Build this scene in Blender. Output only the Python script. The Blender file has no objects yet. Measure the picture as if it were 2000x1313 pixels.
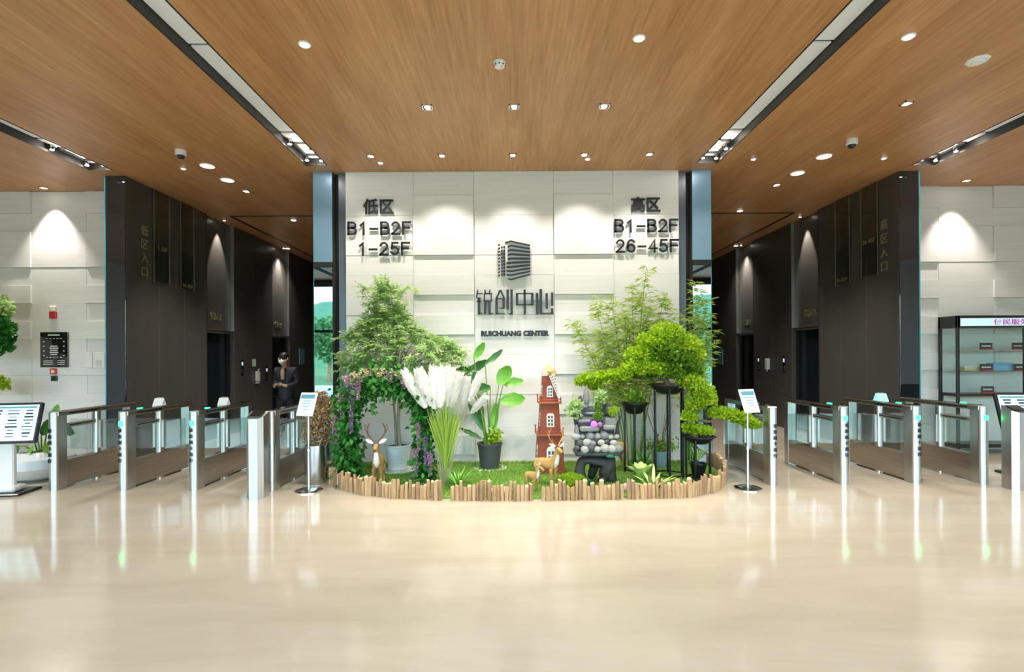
import bpy, bmesh, math, random
import numpy as np
from mathutils import Vector, Matrix, Euler

random.seed(7); np.random.seed(7)
PI = math.pi
SC = bpy.context.scene
COL = SC.collection

# ------------------------------------------------------------ camera, world, exposure
cam_d = bpy.data.cameras.new('camera'); cam = bpy.data.objects.new('camera', cam_d); COL.objects.link(cam)
cam.location = (0, 0, 1.65); cam.rotation_euler = (PI/2, math.radians(0.35), 0)
cam_d.sensor_width = 36; cam_d.lens = 18; cam_d.shift_x = -0.001; cam_d.shift_y = 0.01925
cam_d.clip_start = 0.05; cam_d.clip_end = 600
SC.camera = cam
SC.view_settings.view_transform = 'Standard'; SC.view_settings.look = 'None'
SC.view_settings.gamma = 1; SC.view_settings.exposure = 0.98
SC.view_settings.use_curve_mapping = False
SC.cycles.use_denoising = True
SC.cycles.max_bounces = 10; SC.cycles.diffuse_bounces = 5; SC.cycles.glossy_bounces = 5
SC.cycles.transparent_max_bounces = 16; SC.cycles.transmission_bounces = 6
SC.cycles.caustics_reflective = False; SC.cycles.caustics_refractive = False
SC.cycles.sample_clamp_indirect = 4.0

wd = bpy.data.worlds.new('sky'); SC.world = wd; wd.use_nodes = True
nt = wd.node_tree; bgn = nt.nodes['Background']
sky = nt.nodes.new('ShaderNodeTexSky'); sky.sky_type = 'NISHITA'; sky.sun_disc = False
sky.sun_elevation = math.radians(42); sky.sun_rotation = math.radians(20); sky.air_density = 1.3; sky.dust_density = 2.0
nt.links.new(sky.outputs[0], bgn.inputs[0]); bgn.inputs[1].default_value = 1.0

H = 4.5                     # ceiling height
WARM = (1.0, 0.84, 0.66); WHITE = (1.0, 0.918, 0.83)

# ------------------------------------------------------------ materials
MATS = {}
def mat(name, col, rough=0.5, metal=0.0, var=None, stretch=(1,1,1), bump=0.0, bscale=60, emis=0.0, ecol=None, spec=0.5, coat=0.0):
    """Principled material; var=(second colour, noise scale) mottles the colour."""
    if name in MATS: return MATS[name]
    m = bpy.data.materials.new(name); m.use_nodes = True; n = m.node_tree; b = n.nodes['Principled BSDF']
    b.inputs['Base Color'].default_value = (*col, 1); b.inputs['Roughness'].default_value = rough
    b.inputs['Metallic'].default_value = metal; b.inputs['Specular IOR Level'].default_value = spec
    b.inputs['Coat Weight'].default_value = coat
    tc = n.nodes.new('ShaderNodeTexCoord'); mp = n.nodes.new('ShaderNodeMapping'); mp.inputs['Scale'].default_value = stretch
    n.links.new(tc.outputs['Object'], mp.inputs[0])
    if var:
        nz = n.nodes.new('ShaderNodeTexNoise'); nz.inputs['Scale'].default_value = var[1]; nz.inputs['Detail'].default_value = 5
        n.links.new(mp.outputs[0], nz.inputs[0])
        rp = n.nodes.new('ShaderNodeValToRGB'); rp.color_ramp.elements[0].position = 0.32; rp.color_ramp.elements[1].position = 0.68
        rp.color_ramp.elements[0].color = (*col, 1); rp.color_ramp.elements[1].color = (*var[0], 1)
        n.links.new(nz.outputs[0], rp.inputs[0]); n.links.new(rp.outputs[0], b.inputs['Base Color'])
    if bump:
        nb = n.nodes.new('ShaderNodeTexNoise'); nb.inputs['Scale'].default_value = bscale; nb.inputs['Detail'].default_value = 4
        n.links.new(mp.outputs[0], nb.inputs[0])
        bp = n.nodes.new('ShaderNodeBump'); bp.inputs['Strength'].default_value = bump; bp.inputs['Distance'].default_value = 0.01
        n.links.new(nb.outputs[0], bp.inputs['Height']); n.links.new(bp.outputs[0], b.inputs['Normal'])
    if emis:
        b.inputs['Emission Color'].default_value = (*(ecol or col), 1); b.inputs['Emission Strength'].default_value = emis
    MATS[name] = m; return m

def leafmat(name, c1, c2, trans=0.35, rough=0.45):
    """Leaf: diffuse + translucent + a little gloss, colour differs from leaf to leaf."""
    m = bpy.data.materials.new(name); m.use_nodes = True; n = m.node_tree; n.nodes.clear()
    out = n.nodes.new('ShaderNodeOutputMaterial'); geo = n.nodes.new('ShaderNodeNewGeometry'); rp = n.nodes.new('ShaderNodeValToRGB')
    rp.color_ramp.elements[0].color = (*c1, 1); rp.color_ramp.elements[1].color = (*c2, 1)
    n.links.new(geo.outputs['Random Per Island'], rp.inputs[0])
    p = n.nodes.new('ShaderNodeBsdfPrincipled'); p.inputs['Roughness'].default_value = rough; p.inputs['Specular IOR Level'].default_value = 0.35
    t = n.nodes.new('ShaderNodeBsdfTranslucent'); mx = n.nodes.new('ShaderNodeMixShader'); mx.inputs[0].default_value = trans
    n.links.new(rp.outputs[0], p.inputs['Base Color']); n.links.new(rp.outputs[0], t.inputs[0])
    n.links.new(p.outputs[0], mx.inputs[1]); n.links.new(t.outputs[0], mx.inputs[2]); n.links.new(mx.outputs[0], out.inputs[0])
    MATS[name] = m; return m

def glassmat(name, tint=(0.93,0.97,0.96), ior=1.45, extra=0.0):
    """Thin clear pane: transparent with Fresnel reflection."""
    m = bpy.data.materials.new(name); m.use_nodes = True; n = m.node_tree; n.nodes.clear()
    out = n.nodes.new('ShaderNodeOutputMaterial'); tr = n.nodes.new('ShaderNodeBsdfTransparent'); tr.inputs[0].default_value = (*tint, 1)
    gl = n.nodes.new('ShaderNodeBsdfGlossy'); gl.inputs['Roughness'].default_value = 0.02
    lw = n.nodes.new('ShaderNodeLayerWeight'); lw.inputs[0].default_value = 0.5; f0 = ((ior-1)/(ior+1))**2+extra
    pw = n.nodes.new('ShaderNodeMath'); pw.operation = 'POWER'; pw.inputs[1].default_value = 5; n.links.new(lw.outputs['Facing'], pw.inputs[0])
    ad = n.nodes.new('ShaderNodeMath'); ad.operation = 'MULTIPLY_ADD'; ad.inputs[1].default_value = 1-f0; ad.inputs[2].default_value = f0; n.links.new(pw.outputs[0], ad.inputs[0])
    mx = n.nodes.new('ShaderNodeMixShader')
    n.links.new(ad.outputs[0], mx.inputs[0]); n.links.new(tr.outputs[0], mx.inputs[1]); n.links.new(gl.outputs[0], mx.inputs[2]); n.links.new(mx.outputs[0], out.inputs[0])
    MATS[name] = m; return m

def wood_ceiling():
    m = bpy.data.materials.new('wood_veneer'); m.use_nodes = True; n = m.node_tree; b = n.nodes['Principled BSDF']
    tc = n.nodes.new('ShaderNodeTexCoord')
    def noise(sc, scale, det=6):
        mp = n.nodes.new('ShaderNodeMapping'); mp.inputs['Scale'].default_value = sc; n.links.new(tc.outputs['Object'], mp.inputs[0])
        z = n.nodes.new('ShaderNodeTexNoise'); z.inputs['Scale'].default_value = scale; z.inputs['Detail'].default_value = det; z.inputs['Roughness'].default_value = 0.65
        n.links.new(mp.outputs[0], z.inputs[0]); return z
    a = noise((1, 0.05, 1), 26, 8); c = noise((1, 0.12, 1), 2.6, 3); d = noise((1, 0.022, 1), 70, 3)
    r1 = n.nodes.new('ShaderNodeValToRGB'); e = r1.color_ramp.elements
    e[0].position = 0.36; e[0].color = (0.33, 0.151, 0.053, 1); e[1].position = 0.66; e[1].color = (0.60, 0.326, 0.136, 1)
    n.links.new(a.outputs[0], r1.inputs[0])
    r2 = n.nodes.new('ShaderNodeValToRGB'); e = r2.color_ramp.elements
    e[0].position = 0.35; e[0].color = (0.43, 0.209, 0.081, 1); e[1].position = 0.65; e[1].color = (0.64, 0.361, 0.166, 1)
    n.links.new(c.outputs[0], r2.inputs[0])
    mx = n.nodes.new('ShaderNodeMixRGB'); mx.inputs[0].default_value = 0.5; n.links.new(r1.outputs[0], mx.inputs[1]); n.links.new(r2.outputs[0], mx.inputs[2])
    r3 = n.nodes.new('ShaderNodeValToRGB'); e = r3.color_ramp.elements
    e[0].position = 0.35; e[0].color = (0.82, 0.78, 0.74, 1); e[1].position = 0.52; e[1].color = (1, 1, 1, 1)
    n.links.new(d.outputs[0], r3.inputs[0])
    mm = n.nodes.new('ShaderNodeMixRGB'); mm.blend_type = 'MULTIPLY'; mm.inputs[0].default_value = 0.75
    n.links.new(mx.outputs[0], mm.inputs[1]); n.links.new(r3.outputs[0], mm.inputs[2]); n.links.new(mm.outputs[0], b.inputs['Base Color'])
    b.inputs['Roughness'].default_value = 0.42; b.inputs['Specular IOR Level'].default_value = 0.45
    MATS['wood_veneer'] = m; return m

def marble_floor():
    m = bpy.data.materials.new('polished_marble'); m.use_nodes = True; n = m.node_tree; b = n.nodes['Principled BSDF']
    tc = n.nodes.new('ShaderNodeTexCoord'); mp = n.nodes.new('ShaderNodeMapping'); mp.inputs['Scale'].default_value = (0.35, 1.5, 1); n.links.new(tc.outputs['Object'], mp.inputs[0])
    z = n.nodes.new('ShaderNodeTexNoise'); z.inputs['Scale'].default_value = 1.6; z.inputs['Detail'].default_value = 9; z.inputs['Roughness'].default_value = 0.6; z.inputs['Distortion'].default_value = 0.6
    n.links.new(mp.outputs[0], z.inputs[0])
    rp = n.nodes.new('ShaderNodeValToRGB'); e = rp.color_ramp.elements
    e[0].position = 0.3; e[0].color = (0.47, 0.413, 0.312, 1); e[1].position = 0.7; e[1].color = (0.565, 0.505, 0.395, 1)
    n.links.new(z.outputs[0], rp.inputs[0]); n.links.new(rp.outputs[0], b.inputs['Base Color'])
    b.inputs['Roughness'].default_value = 0.10; b.inputs['Specular IOR Level'].default_value = 0.55
    MATS['polished_marble'] = m; return m

wood_ceiling(); marble_floor()
mat('stone_white', (0.71,0.695,0.685), 0.55, var=((0.77,0.755,0.745), 3.0), stretch=(0.4,1,8), bump=0.05, bscale=14)
mat('plaster', (0.62,0.61,0.58), 0.8)
mat('dark_panel', (0.068,0.064,0.058), 0.36, var=((0.080,0.075,0.068), 5), stretch=(1,1,0.3))
mat('dark_gap', (0.006,0.006,0.006), 0.7)
mat('black_glass', (0.012,0.014,0.018), 0.05, coat=1.0)
mat('cyan_edge', (0.10,0.42,0.50), 0.15)
mat('mirror_glass', (0.32,0.42,0.44), 0.015, metal=1.0)
mat('satin_blue', (0.20,0.34,0.47), 0.32, metal=0.25)
mat('slate_blue', (0.10,0.125,0.16), 0.3, metal=0.2)
mat('black_trim', (0.012,0.011,0.010), 0.4)
mat('diffuser', (0.62,0.63,0.60), 0.5, emis=0.08, ecol=(0.95,1.0,0.95))
mat('steel', (0.62,0.62,0.61), 0.32, metal=1.0, var=((0.54,0.54,0.52), 40), stretch=(1,1,0.05))
mat('steel_dark', (0.56,0.52,0.45), 0.32, metal=1.0, var=((0.48,0.44,0.38), 40), stretch=(1,0.05,1))
mat('chrome', (0.78,0.78,0.78), 0.06, metal=1.0)
mat('black_plastic', (0.015,0.015,0.016), 0.3)
mat('white_plastic', (0.78,0.78,0.76), 0.4)
mat('text_black', (0.012,0.013,0.015), 0.4)
mat('text_gold', (0.85,0.70,0.36), 0.3, metal=0.9)
mat('text_grey', (0.44,0.40,0.28), 0.4, metal=0.5)
mat('elev_steel', (0.028,0.045,0.055), 0.10, metal=0.6)
mat('elev_shade', (0.005,0.005,0.006), 0.25)
mat('lamp_glow', (1,0.95,0.85), 0.4, emis=14, ecol=(1.0,0.90,0.74))
mat('lamp_round', (1,0.97,0.92), 0.4, emis=6, ecol=(1.0,0.95,0.86))
mat('disc_glow', (0.9,0.9,0.88), 0.5, emis=0.75, ecol=(1,0.97,0.93))
mat('green_led', (0.03,0.7,0.2), 0.3, emis=5.0, ecol=(0.015,1.0,0.20))
mat('red_plastic', (0.62,0.03,0.03), 0.35)
mat('screen_blue', (0.3,0.5,0.6), 0.2, emis=0.55, ecol=(0.55,0.92,0.95))
mat('screen_pale', (0.5,0.62,0.75), 0.25, emis=0.35, ecol=(0.55,0.78,1.0))
mat('teal_glow', (0.25,0.7,0.65), 0.4, emis=0.35, ecol=(0.3,0.9,0.8))
glassmat('clear_glass'); glassmat('shelf_glass', (0.82,0.92,0.92), 1.5, 0.03); glassmat('gate_glass', (0.86,0.91,0.90), 1.5, 0.05); glassmat('facade_glass', (0.94,0.97,0.98), 1.4)

# ------------------------------------------------------------ mesh builder
def basis(d):
    d = Vector(d).normalized(); a = Vector((0,0,1)) if abs(d.z) < 0.95 else Vector((1,0,0))
    u = d.cross(a).normalized(); return d, u, u.cross(d).normalized()

class MB:
    def __init__(s): s.v = []; s.f = []
    def add(s, vs, fs, M=None):
        o = len(s.v)
        s.v += [tuple(M @ Vector(p)) if M else tuple(p) for p in vs]; s.f += [tuple(i+o for i in f) for f in fs]; return s
    def box(s, c, d, b=0, M=None):
        hx, hy, hz = d[0]/2, d[1]/2, d[2]/2; b = min(b, hx*0.9, hy*0.9, hz*0.9); c = Vector(c)
        if b <= 0:
            vs = [c+Vector((x*hx,y*hy,z*hz)) for x in (-1,1) for y in (-1,1) for z in (-1,1)]
            return s.add(vs, [(0,1,3,2),(4,6,7,5),(0,4,5,1),(2,3,7,6),(0,2,6,4),(1,5,7,3)], M)
        vs = []; ix = {}
        for x in (-1,1):
            for y in (-1,1):
                for z in (-1,1):
                    for k, p in enumerate(((hx,hy-b,hz-b),(hx-b,hy,hz-b),(hx-b,hy-b,hz))):
                        ix[(x,y,z,k)] = len(vs); vs.append(c+Vector((x*p[0],y*p[1],z*p[2])))
        fs = []
        for a in (-1,1):
            fs += [[ix[(a,-1,-1,0)],ix[(a,1,-1,0)],ix[(a,1,1,0)],ix[(a,-1,1,0)]], [ix[(-1,a,-1,1)],ix[(1,a,-1,1)],ix[(1,a,1,1)],ix[(-1,a,1,1)]], [ix[(-1,-1,a,2)],ix[(1,-1,a,2)],ix[(1,1,a,2)],ix[(-1,1,a,2)]]]
            for c2 in (-1,1):
                fs += [[ix[(a,c2,-1,0)],ix[(a,c2,1,0)],ix[(a,c2,1,1)],ix[(a,c2,-1,1)]], [ix[(a,-1,c2,0)],ix[(a,1,c2,0)],ix[(a,1,c2,2)],ix[(a,-1,c2,2)]], [ix[(-1,a,c2,1)],ix[(1,a,c2,1)],ix[(1,a,c2,2)],ix[(-1,a,c2,2)]]]
                for d2 in (-1,1): fs.append([ix[(a,c2,d2,0)],ix[(a,c2,d2,1)],ix[(a,c2,d2,2)]])
        return s.add(vs, fs, M)
    def bb(s, x0, x1, y0, y1, z0, z1, b=0, M=None):
        return s.box(((x0+x1)/2,(y0+y1)/2,(z0+z1)/2), (abs(x1-x0),abs(y1-y0),abs(z1-z0)), b, M)
    def tube(s, pts, r, n=8, M=None):
        pts = [Vector(p) for p in pts]; k = len(pts); rs = r if isinstance(r, (list, tuple)) else [r]*k
        vs = []; fs = []; u0 = None
        for i, p in enumerate(pts):
            d = (pts[min(i+1,k-1)]-pts[max(i-1,0)]).normalized()
            if u0 is None: _, u, w = basis(d)
            else: u = (u0-d*u0.dot(d)).normalized(); w = d.cross(u)
            u0 = u; w = d.cross(u)
            for j in range(n):
                t = 2*PI*j/n; vs.append(p+(u*math.cos(t)+w*math.sin(t))*rs[i])
        for i in range(k-1):
            for j in range(n): fs.append((i*n+j, i*n+(j+1)%n, (i+1)*n+(j+1)%n, (i+1)*n+j))
        fs += [tuple(range(n))[::-1], tuple((k-1)*n+j for j in range(n))]
        return s.add(vs, fs, M)
    def lathe(s, prof, c=(0,0,0), n=24, M=None, closed=True):
        vs = []; fs = []; k = len(prof)
        for r, z in prof:
            for j in range(n): t = 2*PI*j/n; vs.append((c[0]+r*math.cos(t), c[1]+r*math.sin(t), c[2]+z))
        for i in range(k-1):
            for j in range(n): fs.append((i*n+j, i*n+(j+1)%n, (i+1)*n+(j+1)%n, (i+1)*n+j))
        if closed: fs += [tuple(range(n))[::-1], tuple((k-1)*n+j for j in range(n))]
        return s.add(vs, fs, M)
    def ball(s, c, r, u=12, v=8, jit=0.0, M=None):
        if not isinstance(r, (list, tuple)): r = (r, r, r)
        vs = [(c[0],c[1],c[2]-r[2])]; fs = []
        for i in range(1, v):
            a = -PI/2+PI*i/v
            for j in range(u):
                t = 2*PI*j/u; q = 1+random.uniform(-jit, jit)
                vs.append((c[0]+r[0]*math.cos(a)*math.cos(t)*q, c[1]+r[1]*math.cos(a)*math.sin(t)*q, c[2]+r[2]*math.sin(a)*q))
        vs.append((c[0],c[1],c[2]+r[2])); L = len(vs)-1
        for j in range(u):
            fs += [(0,1+(j+1)%u,1+j), (L,L-u+j,L-u+(j+1)%u)]
            for i in range(v-2): a = 1+i*u; fs.append((a+j, a+(j+1)%u, a+u+(j+1)%u, a+u+j))
        return s.add(vs, fs, M)
    def prism(s, poly, z0, z1, M=None):
        n = len(poly); vs = [(x,y,z0) for x,y in poly]+[(x,y,z1) for x,y in poly]
        return s.add(vs, [tuple(range(n))[::-1], tuple(range(n,2*n))]+[(i,(i+1)%n,n+(i+1)%n,n+i) for i in range(n)], M)
    def blade(s, base, d, up, L, W, droop=0.3, segs=6, prof=None, fold=0.12):
        """Long leaf: a three-column strip that arches over and drops."""
        d = Vector(d).normalized(); up = Vector(up); side = d.cross(up).normalized(); up = side.cross(d).normalized()
        p = Vector(base); vs = []; cur = d.copy(); prof = prof or (lambda t: math.sin(PI*min(1, 0.08+t*0.92))**0.8)
        for i in range(segs+1):
            t = i/segs; w = W*0.5*max(0.02, prof(t)); nn = side.cross(cur).normalized()
            vs += [p-side*w+nn*w*fold*2, p, p+side*w+nn*w*fold*2]
            cur = (cur+Vector((0,0,-1))*droop/segs*(0.6+t)).normalized(); p = p+cur*L/segs
        fs = []
        for i in range(segs): a = i*3; fs += [(a,a+1,a+4,a+3),(a+1,a+2,a+5,a+4)]
        return s.add(vs, fs)
    def build(s, name, m, parent=None, loc=None, flat=False, recalc=True, angle=35):
        me = bpy.data.meshes.new(name); me.from_pydata(s.v, [], s.f)
        if recalc:
            bm = bmesh.new(); bm.from_mesh(me); bmesh.ops.recalc_face_normals(bm, faces=bm.faces); bm.to_mesh(me); bm.free()
        me.materials.append(MATS[m] if isinstance(m, str) else m)
        if not flat:
            me.shade_smooth(); me.set_sharp_from_angle(angle=math.radians(angle))
        return link(name, me, parent, loc)

def link(name, data, parent=None, loc=None, rot=None):
    o = bpy.data.objects.new(name, data); COL.objects.link(o)
    if parent: o.parent = parent
    if loc is not None: o.location = loc
    if rot is not None: o.rotation_euler = rot
    return o
def tag(o, label, cat, group=None, kind=None):
    o['label'] = label
    if cat: o['category'] = cat
    if group: o['group'] = group
    if kind: o['kind'] = kind
    return o
def thing(name, label, cat, loc=(0,0,0), rz=0, group=None, kind=None):
    o = link(name, None, None, loc, (0,0,rz)); return tag(o, label, cat, group, kind)
def struct(o, label=None):
    o['kind'] = 'structure'
    if label: o['label'] = label
    return o
def stuff(o): o['kind'] = 'stuff'; return o
def copy_tree(o, parent=None):
    c = o.copy(); COL.objects.link(c); c.parent = parent
    for ch in list(o.children): copy_tree(ch, c)
    return c

_TXT = {}
def text(body, size, m, parent, loc, rot=(PI/2,0,0), depth=0.01, bold=0.0, name='lettering', align='CENTER', sx=1.0):
    key = (body, round(size,4), depth, bold, align, m)
    if key not in _TXT:
        c = bpy.data.curves.new('lettering', 'FONT'); c.body = body; c.size = size; c.extrude = depth/2; c.offset = bold; c.align_x = align; c.resolution_u = 3
        t = bpy.data.objects.new('lettering', c); COL.objects.link(t); bpy.context.view_layer.update()
        me = bpy.data.meshes.new_from_object(t.evaluated_get(bpy.context.evaluated_depsgraph_get()))
        bpy.data.objects.remove(t); bpy.data.curves.remove(c); me.materials.clear(); me.materials.append(MATS[m]); _TXT[key] = me
    o = link(name, _TXT[key], parent, loc, rot); o.scale = (sx, 1, 1); return o

def leaves(name, pos, dirs, L, W, m, parent, fold=0.25, droop=0.0, up=None):
    """Many small leaves in one mesh: a folded four-point leaf for each row of pos/dirs."""
    pos = np.asarray(pos, float); d = np.asarray(dirs, float); n = len(pos)
    d /= np.linalg.norm(d, axis=1, keepdims=True)+1e-9
    L = np.broadcast_to(np.asarray(L, float), (n,))[:,None]; W = np.broadcast_to(np.asarray(W, float), (n,))[:,None]
    r = np.random.normal(size=(n,3)) if up is None else np.asarray(up, float)+0.35*np.random.normal(size=(n,3))
    s = np.cross(d, r); s /= np.linalg.norm(s, axis=1, keepdims=True)+1e-9
    nn = np.cross(s, d); tip = pos+d*L; tip[:,2] -= droop*L[:,0]
    mid = pos+d*L*0.45; mid[:,2] -= droop*L[:,0]*0.2
    v = np.stack([pos, mid+s*W/2+nn*W*fold, tip, mid-s*W/2+nn*W*fold], 1).reshape(-1,3)
    k = np.arange(n)[:,None]*4; f = np.concatenate([k+[0,1,2], k+[0,2,3]], 1).reshape(-1,3)
    me = bpy.data.meshes.new(name); me.vertices.add(len(v)); me.vertices.foreach_set('co', v.ravel())
    me.loops.add(f.size); me.loops.foreach_set('vertex_index', f.ravel().astype(np.int32))
    me.polygons.add(len(f)); me.polygons.foreach_set('loop_start', np.arange(0, f.size, 3, dtype=np.int32))
    me.update(calc_edges=True); me.validate(); me.materials.append(MATS[m])
    return link(name, me, parent)

def skin(name, verts, edges, rad, m, parent=None, sub=2, root=0):
    """One continuous surface grown over a skeleton of joints."""
    me = bpy.data.meshes.new(name); me.from_pydata(verts, edges, [])
    o = bpy.data.objects.new(name, me); COL.objects.link(o)
    o.modifiers.new('s', 'SKIN').use_smooth_shade = True
    for i, r in enumerate(rad):
        sv = me.skin_vertices[0].data[i]; sv.radius = (r, r) if not isinstance(r, tuple) else r; sv.use_root = (i == root)
    sd = o.modifiers.new('d', 'SUBSURF'); sd.levels = sub; sd.render_levels = sub
    bpy.context.view_layer.update()
    out = bpy.data.meshes.new_from_object(o.evaluated_get(bpy.context.evaluated_depsgraph_get()))
    bpy.data.objects.remove(o); bpy.data.meshes.remove(me)
    out.materials.clear(); out.materials.append(MATS[m]); out.shade_smooth()
    return link(name, out, parent)

def spot(parent, loc, energy, angle=80, blend=0.6, col=WARM, r=0.04, aim=None):
    l = bpy.data.lights.new('lamp_light', 'SPOT'); l.energy = energy; l.spot_size = math.radians(angle); l.spot_blend = blend; l.color = col; l.shadow_soft_size = r
    o = link('lamp_light', l, parent, loc)
    if aim is not None: o.rotation_euler = Vector(aim).to_track_quat('-Z', 'Y').to_euler()
    return o

# ============================================================ SETTING
CY = 7.9; SY = 8.75; DX = 6.05; FY = -3.2; BACK = 17.0
struct(MB().bb(-12,12,FY,BACK,-0.12,0).build('floor', 'polished_marble'), 'cream polished marble lobby floor with soft reflections')
# ---- ceiling slabs between the light slots
ceil = struct(link('ceiling', None), 'warm wood veneer ceiling')
def slab(x0, x1, y0, y1): MB().bb(x0,x1,y0,y1,H,H+0.16).build('veneer_panel', 'wood_veneer', ceil)
slab(-2.74,2.74,FY,BACK)
for s in (-1,1):
    slab(s*3.06,s*DX,FY,BACK); slab(s*6.40,s*12,FY,SY+0.2)
    slab(s*2.74,s*3.06,7.62,BACK); slab(s*DX,s*6.40,7.76,BACK)
# shadow-gap strips in the corridor ceilings
k = 0
for s in (-1,1):
    k += 1
    mb = MB(); mb.bb(s*3.1,s*5.68,10.30,10.36,H-0.006,H-0.001); mb.bb(s*5.65,s*5.71,10.36,BACK,H-0.006,H-0.001)
    struct(mb.build('trim_%d' % k, 'black_trim'), 'dark groove line in the corridor ceiling')
# ---- stone tile walls
ROWS = [4.5, 4.1285, 3.821, 3.206, 2.8985, 2.591, 2.2835, 1.976, 1.6685, 1.361, 1.0535, 0.746, 0.4385, 0.131, 0.0]
_tiles = {}
def tile(parent, x0, x1, z0, z1, y, proud):
    w, h = round(x1-x0-0.003,4), round(z1-z0-0.003,4); t = 0.05+proud
    key = (w,h,round(t,4))
    if key not in _tiles:
        o = MB().box((0,-t/2,0),(w,t,h),0.0025).build('tile','stone_white',parent,flat=True); _tiles[key] = o.data
    else: o = link('tile', _tiles[key], parent)
    o.location = ((x0+x1)/2, y, (z0+z1)/2); return o
wc = struct(MB().bb(-2.57,2.57,CY+0.05,CY+0.25,0,H).build('wall_center','plaster'), 'white stone relief wall behind the garden')
cols = [-2.57,-1.525,-0.59,0.64,1.556,2.57]
proudz = {4.1285:0.022, 3.821:0.036, 2.8985:0.03, 2.2835:0.034, 1.6685:0.03, 1.0535:0.03, 0.4385:0.03}
for ci in range(5):
    x0, x1 = cols[ci], cols[ci+1]
    if ci in (1,3):
        for a, b in zip(ROWS[:-1], ROWS[1:]): tile(wc, x0, x1, b, a, CY+0.05, proudz.get(a, 0.0))
    else:
        zz = [4.5, 3.821, 3.206, 2.8985, 2.2835, 1.6685, 1.0535, 0.4385, 0.0]
        for i, (a, b) in enumerate(zip(zz[:-1], zz[1:])): tile(wc, x0, x1, b, a, CY+0.05, (0.002, 0.006, 0.001, 0.007)[(i+ci)%4])
for s, nm in ((-1,'left'),(1,'right')):
    w = struct(MB().bb(s*6.35,s*12,SY+0.05,SY+0.25,0,H).build('wall_'+nm,'plaster'), 'white stone relief wall on the %s' % nm)
    xs = [6.35, 7.28, 8.21, 9.14, 10.1, 11.05, 12.0]
    for ci in range(6):
        x0, x1 = sorted((s*xs[ci], s*xs[ci+1]))
        rows = ROWS if ci in (0,2) else [4.5,3.821,3.206,2.591,1.976,1.361,0.746,0.131,0.0]
        for i, (a, b) in enumerate(zip(rows[:-1], rows[1:])):
            p = (0.03 if i%2 == 0 else 0.0) if ci in (0,2) else (0.003,0.007,0.001)[i%3]
            tile(w, x0, x1, b, a, SY+0.05, p)
    sw = struct(MB().bb(s*12,s*12.2,FY,SY+0.2,0,H).build('wall_outer_'+nm,'plaster'), 'pale side wall of the lobby')
    # core sides: dark channel, slate strip, mirror strip with satin upper panel
    core = struct(MB().bb(s*2.57,s*2.77,CY+0.12,CY+0.3,0,H).build('wall_core_'+nm,'dark_gap'), 'dark recess beside the white wall')
    MB().bb(s*2.58,s*2.70,CY+0.06,CY+0.12,0,H,0.004).build('slate_panel','slate_blue',core)
    MB().bb(s*2.77,s*3.06,CY+0.02,BACK,0,H).build('core_side','dark_panel',core)
    pm = struct(MB().bb(s*2.775,s*3.06,CY-0.012,CY+0.018,0,3.03,0.003).build('trim_mirror_'+nm,'mirror_glass'), 'tall narrow mirror glass strip reflecting the outdoors')
    MB().bb(s*2.775,s*3.06,CY-0.012,CY+0.018,3.11,H,0.003).build('upper_panel','satin_blue',pm)
    MB().bb(s*2.77,s*3.065,CY-0.03,CY+0.018,3.03,3.11,0.004).build('dark_rail','black_trim',pm)
    MB().bb(s*3.06,s*3.066,CY-0.012,CY+0.018,0,H).build('pane_edge','cyan_edge',pm)
    # dark corridor wall with two lift bays
    dw = struct(link('wall_corridor_'+nm, None), 'dark charcoal panelled lift wall on the %s' % nm)
    for a, b in ((8.02,8.76),(8.76,9.44),(9.44,10.12),(11.12,12.0),(12.0,12.87),(13.87,15.4),(15.4,BACK)):
        MB().bb(s*DX,s*(DX+0.10),a+0.002,b-0.002,0,H,0.003).build('wall_panel','dark_panel',dw,flat=True)
    MB().bb(s*(DX+0.10),s*(DX+0.32),8.02,10.12,0,H).build('wall_core','dark_gap',dw)
    MB().bb(s*(DX+0.10),s*(DX+0.32),11.12,12.87,0,H).build('wall_core','dark_gap',dw)
    MB().bb(s*(DX+0.10),s*(DX+0.32),13.87,BACK,0,H).build('wall_core','dark_gap',dw)
    MB().bb(s*DX,s*(DX+0.30),8.0,8.02,0,H,0.004).build('end_panel','black_glass',dw)
    MB().bb(s*(DX+0.30),s*(DX+0.315),7.99,8.1,0,H).build('glass_edge','cyan_edge',dw)
    for bi, (a, b) in enumerate(((10.12,11.12),(12.87,13.87))):
        MB().bb(s*(DX+0.07),s*(DX+0.12),a,b,2.22,H).build('header_panel','dark_panel',dw)
        MB().bb(s*(DX+0.02),s*(DX+0.12),a,b,2.16,2.22,0.004).build('header_rail','steel_dark',dw)
        MB().bb(s*(DX-0.004),s*(DX+0.07),b-0.016,b,2.22,H,0.003).build('bright_edge','steel',dw)
        MB().bb(s*(DX+0.0),s*(DX+0.07),a,a+0.02,0,H,0.003).build('dark_edge','black_trim',dw)
        n = (1 if s < 0 else 3)+bi
        open_ = bi == 1  # open bay: near-black leaves stand in for the shade inside the lift
        dr = struct(link('door_%d' % n, None), 'dark %s lift doorway on the %s' % ('shadowy' if open_ else 'teal reflecting', nm))
        for q in range(2):
            y0 = a+0.02+q*0.485; MB().bb(s*(DX+0.16),s*(DX+0.19),y0,y0+0.483,0.0,2.16,0.003).build('door_leaf','elev_shade' if open_ else 'elev_steel',dr)
        MB().bb(s*(DX+0.19),s*(DX+0.32),a,b,0,2.3).build('shaft_wall','dark_gap',dr)
        MB().bb(s*DX,s*(DX+0.16),a+0.02,b-0.03,0.0,0.012).build('sill','steel',dr)
    struct(MB().bb(s*3.06,s*(DX+0.3),BACK-0.12,BACK,0,H).build('wall_corridor_end_'+nm,'dark_panel'), 'dark end wall of the lift corridor')
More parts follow.
